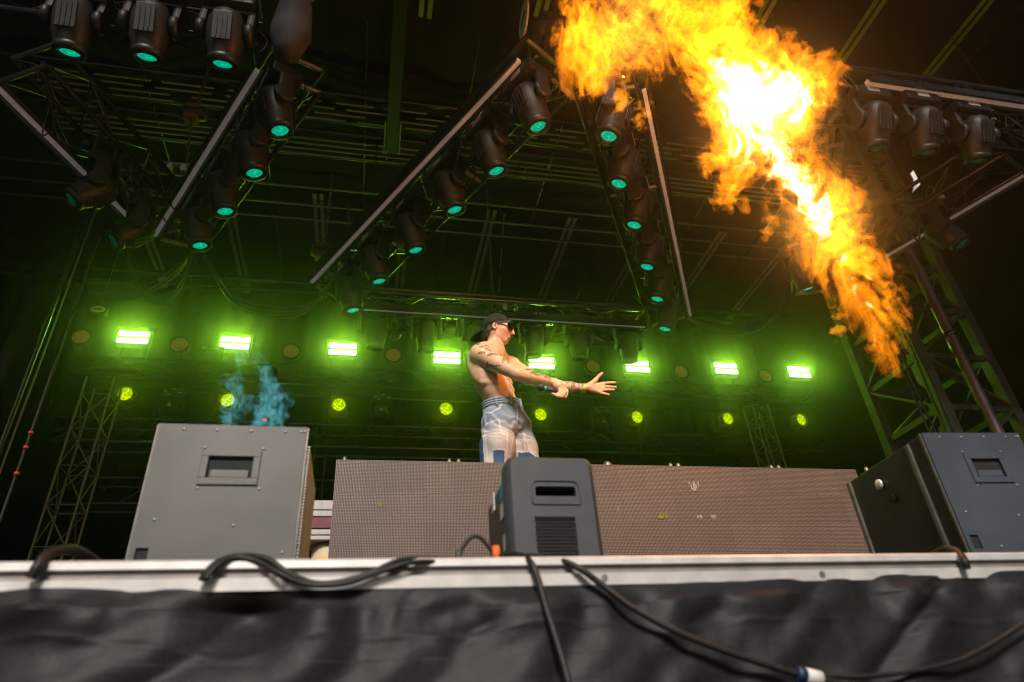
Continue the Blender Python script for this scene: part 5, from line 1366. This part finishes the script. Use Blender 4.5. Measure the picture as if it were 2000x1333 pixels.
for (px, py, dy, r) in ((1480, 190, 0, .21), (1435, 165, 0, .17), (1500, 235, 0, .25), (1490, 275, 0, .24), (1510, 315, 0, .21), (1395, 135, 0, .11), (1545, 205, 0, .19), (1555, 360, 0, .15), (1585, 410, 0, .13), (1600, 445, 0, .09), (1675, 560, 0, .08), (1690, 590, 0, .05), (1640, 500, 0, .06), (1540, 340, 0, .16), (1590, 250, 0, .09), (1560, 160, 0, .12), (1345, 90, 0, .05)):
    f3.ell(U(px, py, Y=FY_ + dy), np.eye(3), (r * 1.18, r * 0.95, r * 1.25), 0.05)
d3 = np.maximum(np.maximum(f3.F - 0.02 * bigj, (rid2 - (0.8 + 8.0 * np.clip(-f3.F, 0, 1))) * 0.03), d2 + 0.008)
V3, Q3 = surface_nets(d3, f3.lo, FH)
obj('white_core', np_mesh('white_core', V3 - FOG_, Q3, fire_mat('white_hot_flame', (26, 21, 15))), fire)
for i, (px, py, e) in enumerate(((1490, 230, 70), (1610, 430, 34), (1230, 60, 28))):
    L_ = bpy.data.lights.new('fire_light', 'POINT'); L_.energy = e; L_.color = (1.0, 0.37, 0.06); L_.shadow_soft_size = 0.22
    lo2 = bpy.data.objects.new('fire_light', L_); COL.objects.link(lo2); lo2.parent = fire
    lo2.location = U(px, py, Y=FY_) - FOG_
# loose licks beside the jet
for i, (px, py, r, lab) in enumerate(((1408, 378, .035, 'small loose lick of fire left of the jet, upper one'), (1425, 381, .03, 'small loose lick of fire left of the jet, beside the upper one'), (1213, 190, .05, 'loose lick of fire in front of the steep truss'), (1253, 228, .03, 'small lick of fire right of the steep truss head'), (1380, 318, .035, 'loose lick of fire at the left edge of the jet\'s middle'), (1500, 448, .025, 'tiny lick of fire below the jet\'s left edge'), (1640, 628, .02, 'tiny spark of fire left of the jet\'s foot'))):
    p = U(px, py, Y=FY_); b2 = [(px, py, 0, r), (px - 4, py + 14, 0, r * .7), (px + 3, py - 14, 0, r * .8)]
    ff = Field(p - 0.16, p + 0.16, 0.007)
    for (a_, c_, dy, rr2) in b2: ff.ell(U(a_, c_, Y=FY_), np.eye(3), (rr2 * .6, rr2 * .5, rr2 * 1.2), 0.02)
    nn_ = spectral((48, 48, 48), 3.0, (1, 1, .6), 300 + i, (2, 40))[:ff.n[0], :ff.n[1], :ff.n[2]]
    Vl, Ql = surface_nets(ff.F + 0.02 * nn_, ff.lo, 0.007)
    t = tag(obj('fire_lick', np_mesh('fire_lick', Vl - p, Ql, fire_mat('lick_flame', (14, 4.2, 0.12)))), lab, 'fire', 'loose licks of fire'); t.location = p
# blue burning gas above the left projector
GY = 2.36
bl = [(442, 830, .04), (448, 805, .045), (454, 775, .04), (455, 745, .038), (462, 718, .033), (474, 697, .028), (470, 815, .035), (500, 822, .04), (522, 830, .045), (530, 805, .045), (532, 780, .04), (528, 755, .038), (518, 730, .033), (512, 708, .026), (500, 790, .035), (485, 800, .03), (545, 790, .03)]
gl = U(425, 838, Y=GY) - np.array([.10, .20, 0.0]); gh = U(552, 676, Y=GY) + np.array([.12, .22, 0.10])
fg = Field(gl, gh, 0.006)
for (px, py, r) in bl: fg.ell(U(px, py, Y=GY), np.eye(3), (r, r, r * 1.3), 0.04)
S_ = tuple(int(v) for v in fg.n); S2 = tuple(int(8 * math.ceil(v / 8)) for v in S_); crop = tuple(slice(0, v) for v in S_)
gn = spectral(S2, 3.0, (1, 1, 1.3), 201, (2, 16))[crop]; gf = spectral(S2, 2.6, (1, 1, 1.6), 202, (6, 40))[crop]
gb = fg.F + 0.014 * gn
dg = np.maximum(gb, (np.abs(gf) - (0.35 + 12.0 * np.clip(-gb, 0, 1))) * 0.03)
for ax_ in range(3):
    sl_ = [slice(None)] * 3; sl_[ax_] = 0; dg[tuple(sl_)] = 1; sl_[ax_] = -1; dg[tuple(sl_)] = 1
Vg, Qg = surface_nets(dg, fg.lo, 0.006)
gp = U(490, 836, Y=GY)
t = tag(obj('blue_flame', np_mesh('blue_flame', Vg - gp, Qg, fire_mat('blue_gas_flame', (1.0, 4.0, 4.6)))), 'faint blue-green wisp of flame above the left grey projector', 'fire'); t.location = gp
t = tag(MB().lathe([(0.0, -0.006), (0.006, -0.003), (0.007, 0.002), (0.0, 0.005)], 10).build('ember', glow_mat('ember_glow', (1.0, 0.12, 0.03), 1.2)), 'tiny red ember above the left grey projector', 'ember'); t.location = U(517, 820, Y=GY)

# ------------------------------------------------------------------ stage haze
hz = MB().box((0.0, 0.0, (ROOFZ + 1.2 - 1.0) / 2), (84.0, 84.0, ROOFZ + 1.2 + 1.0))
M_HAZE = bpy.data.materials.new('thin_stage_haze'); M_HAZE.use_nodes = True
nt = M_HAZE.node_tree; nt.nodes.clear()
pv = nt.nodes.new('ShaderNodeVolumePrincipled'); pv.inputs['Color'].default_value = (0.9, 0.9, 0.9, 1)
pv.inputs['Density'].default_value = 0.013; pv.inputs['Anisotropy'].default_value = 0.962
mo = nt.nodes.new('ShaderNodeOutputMaterial'); nt.links.new(pv.outputs[0], mo.inputs['Volume'])
tag(hz.build('haze', M_HAZE), kind='stuff')
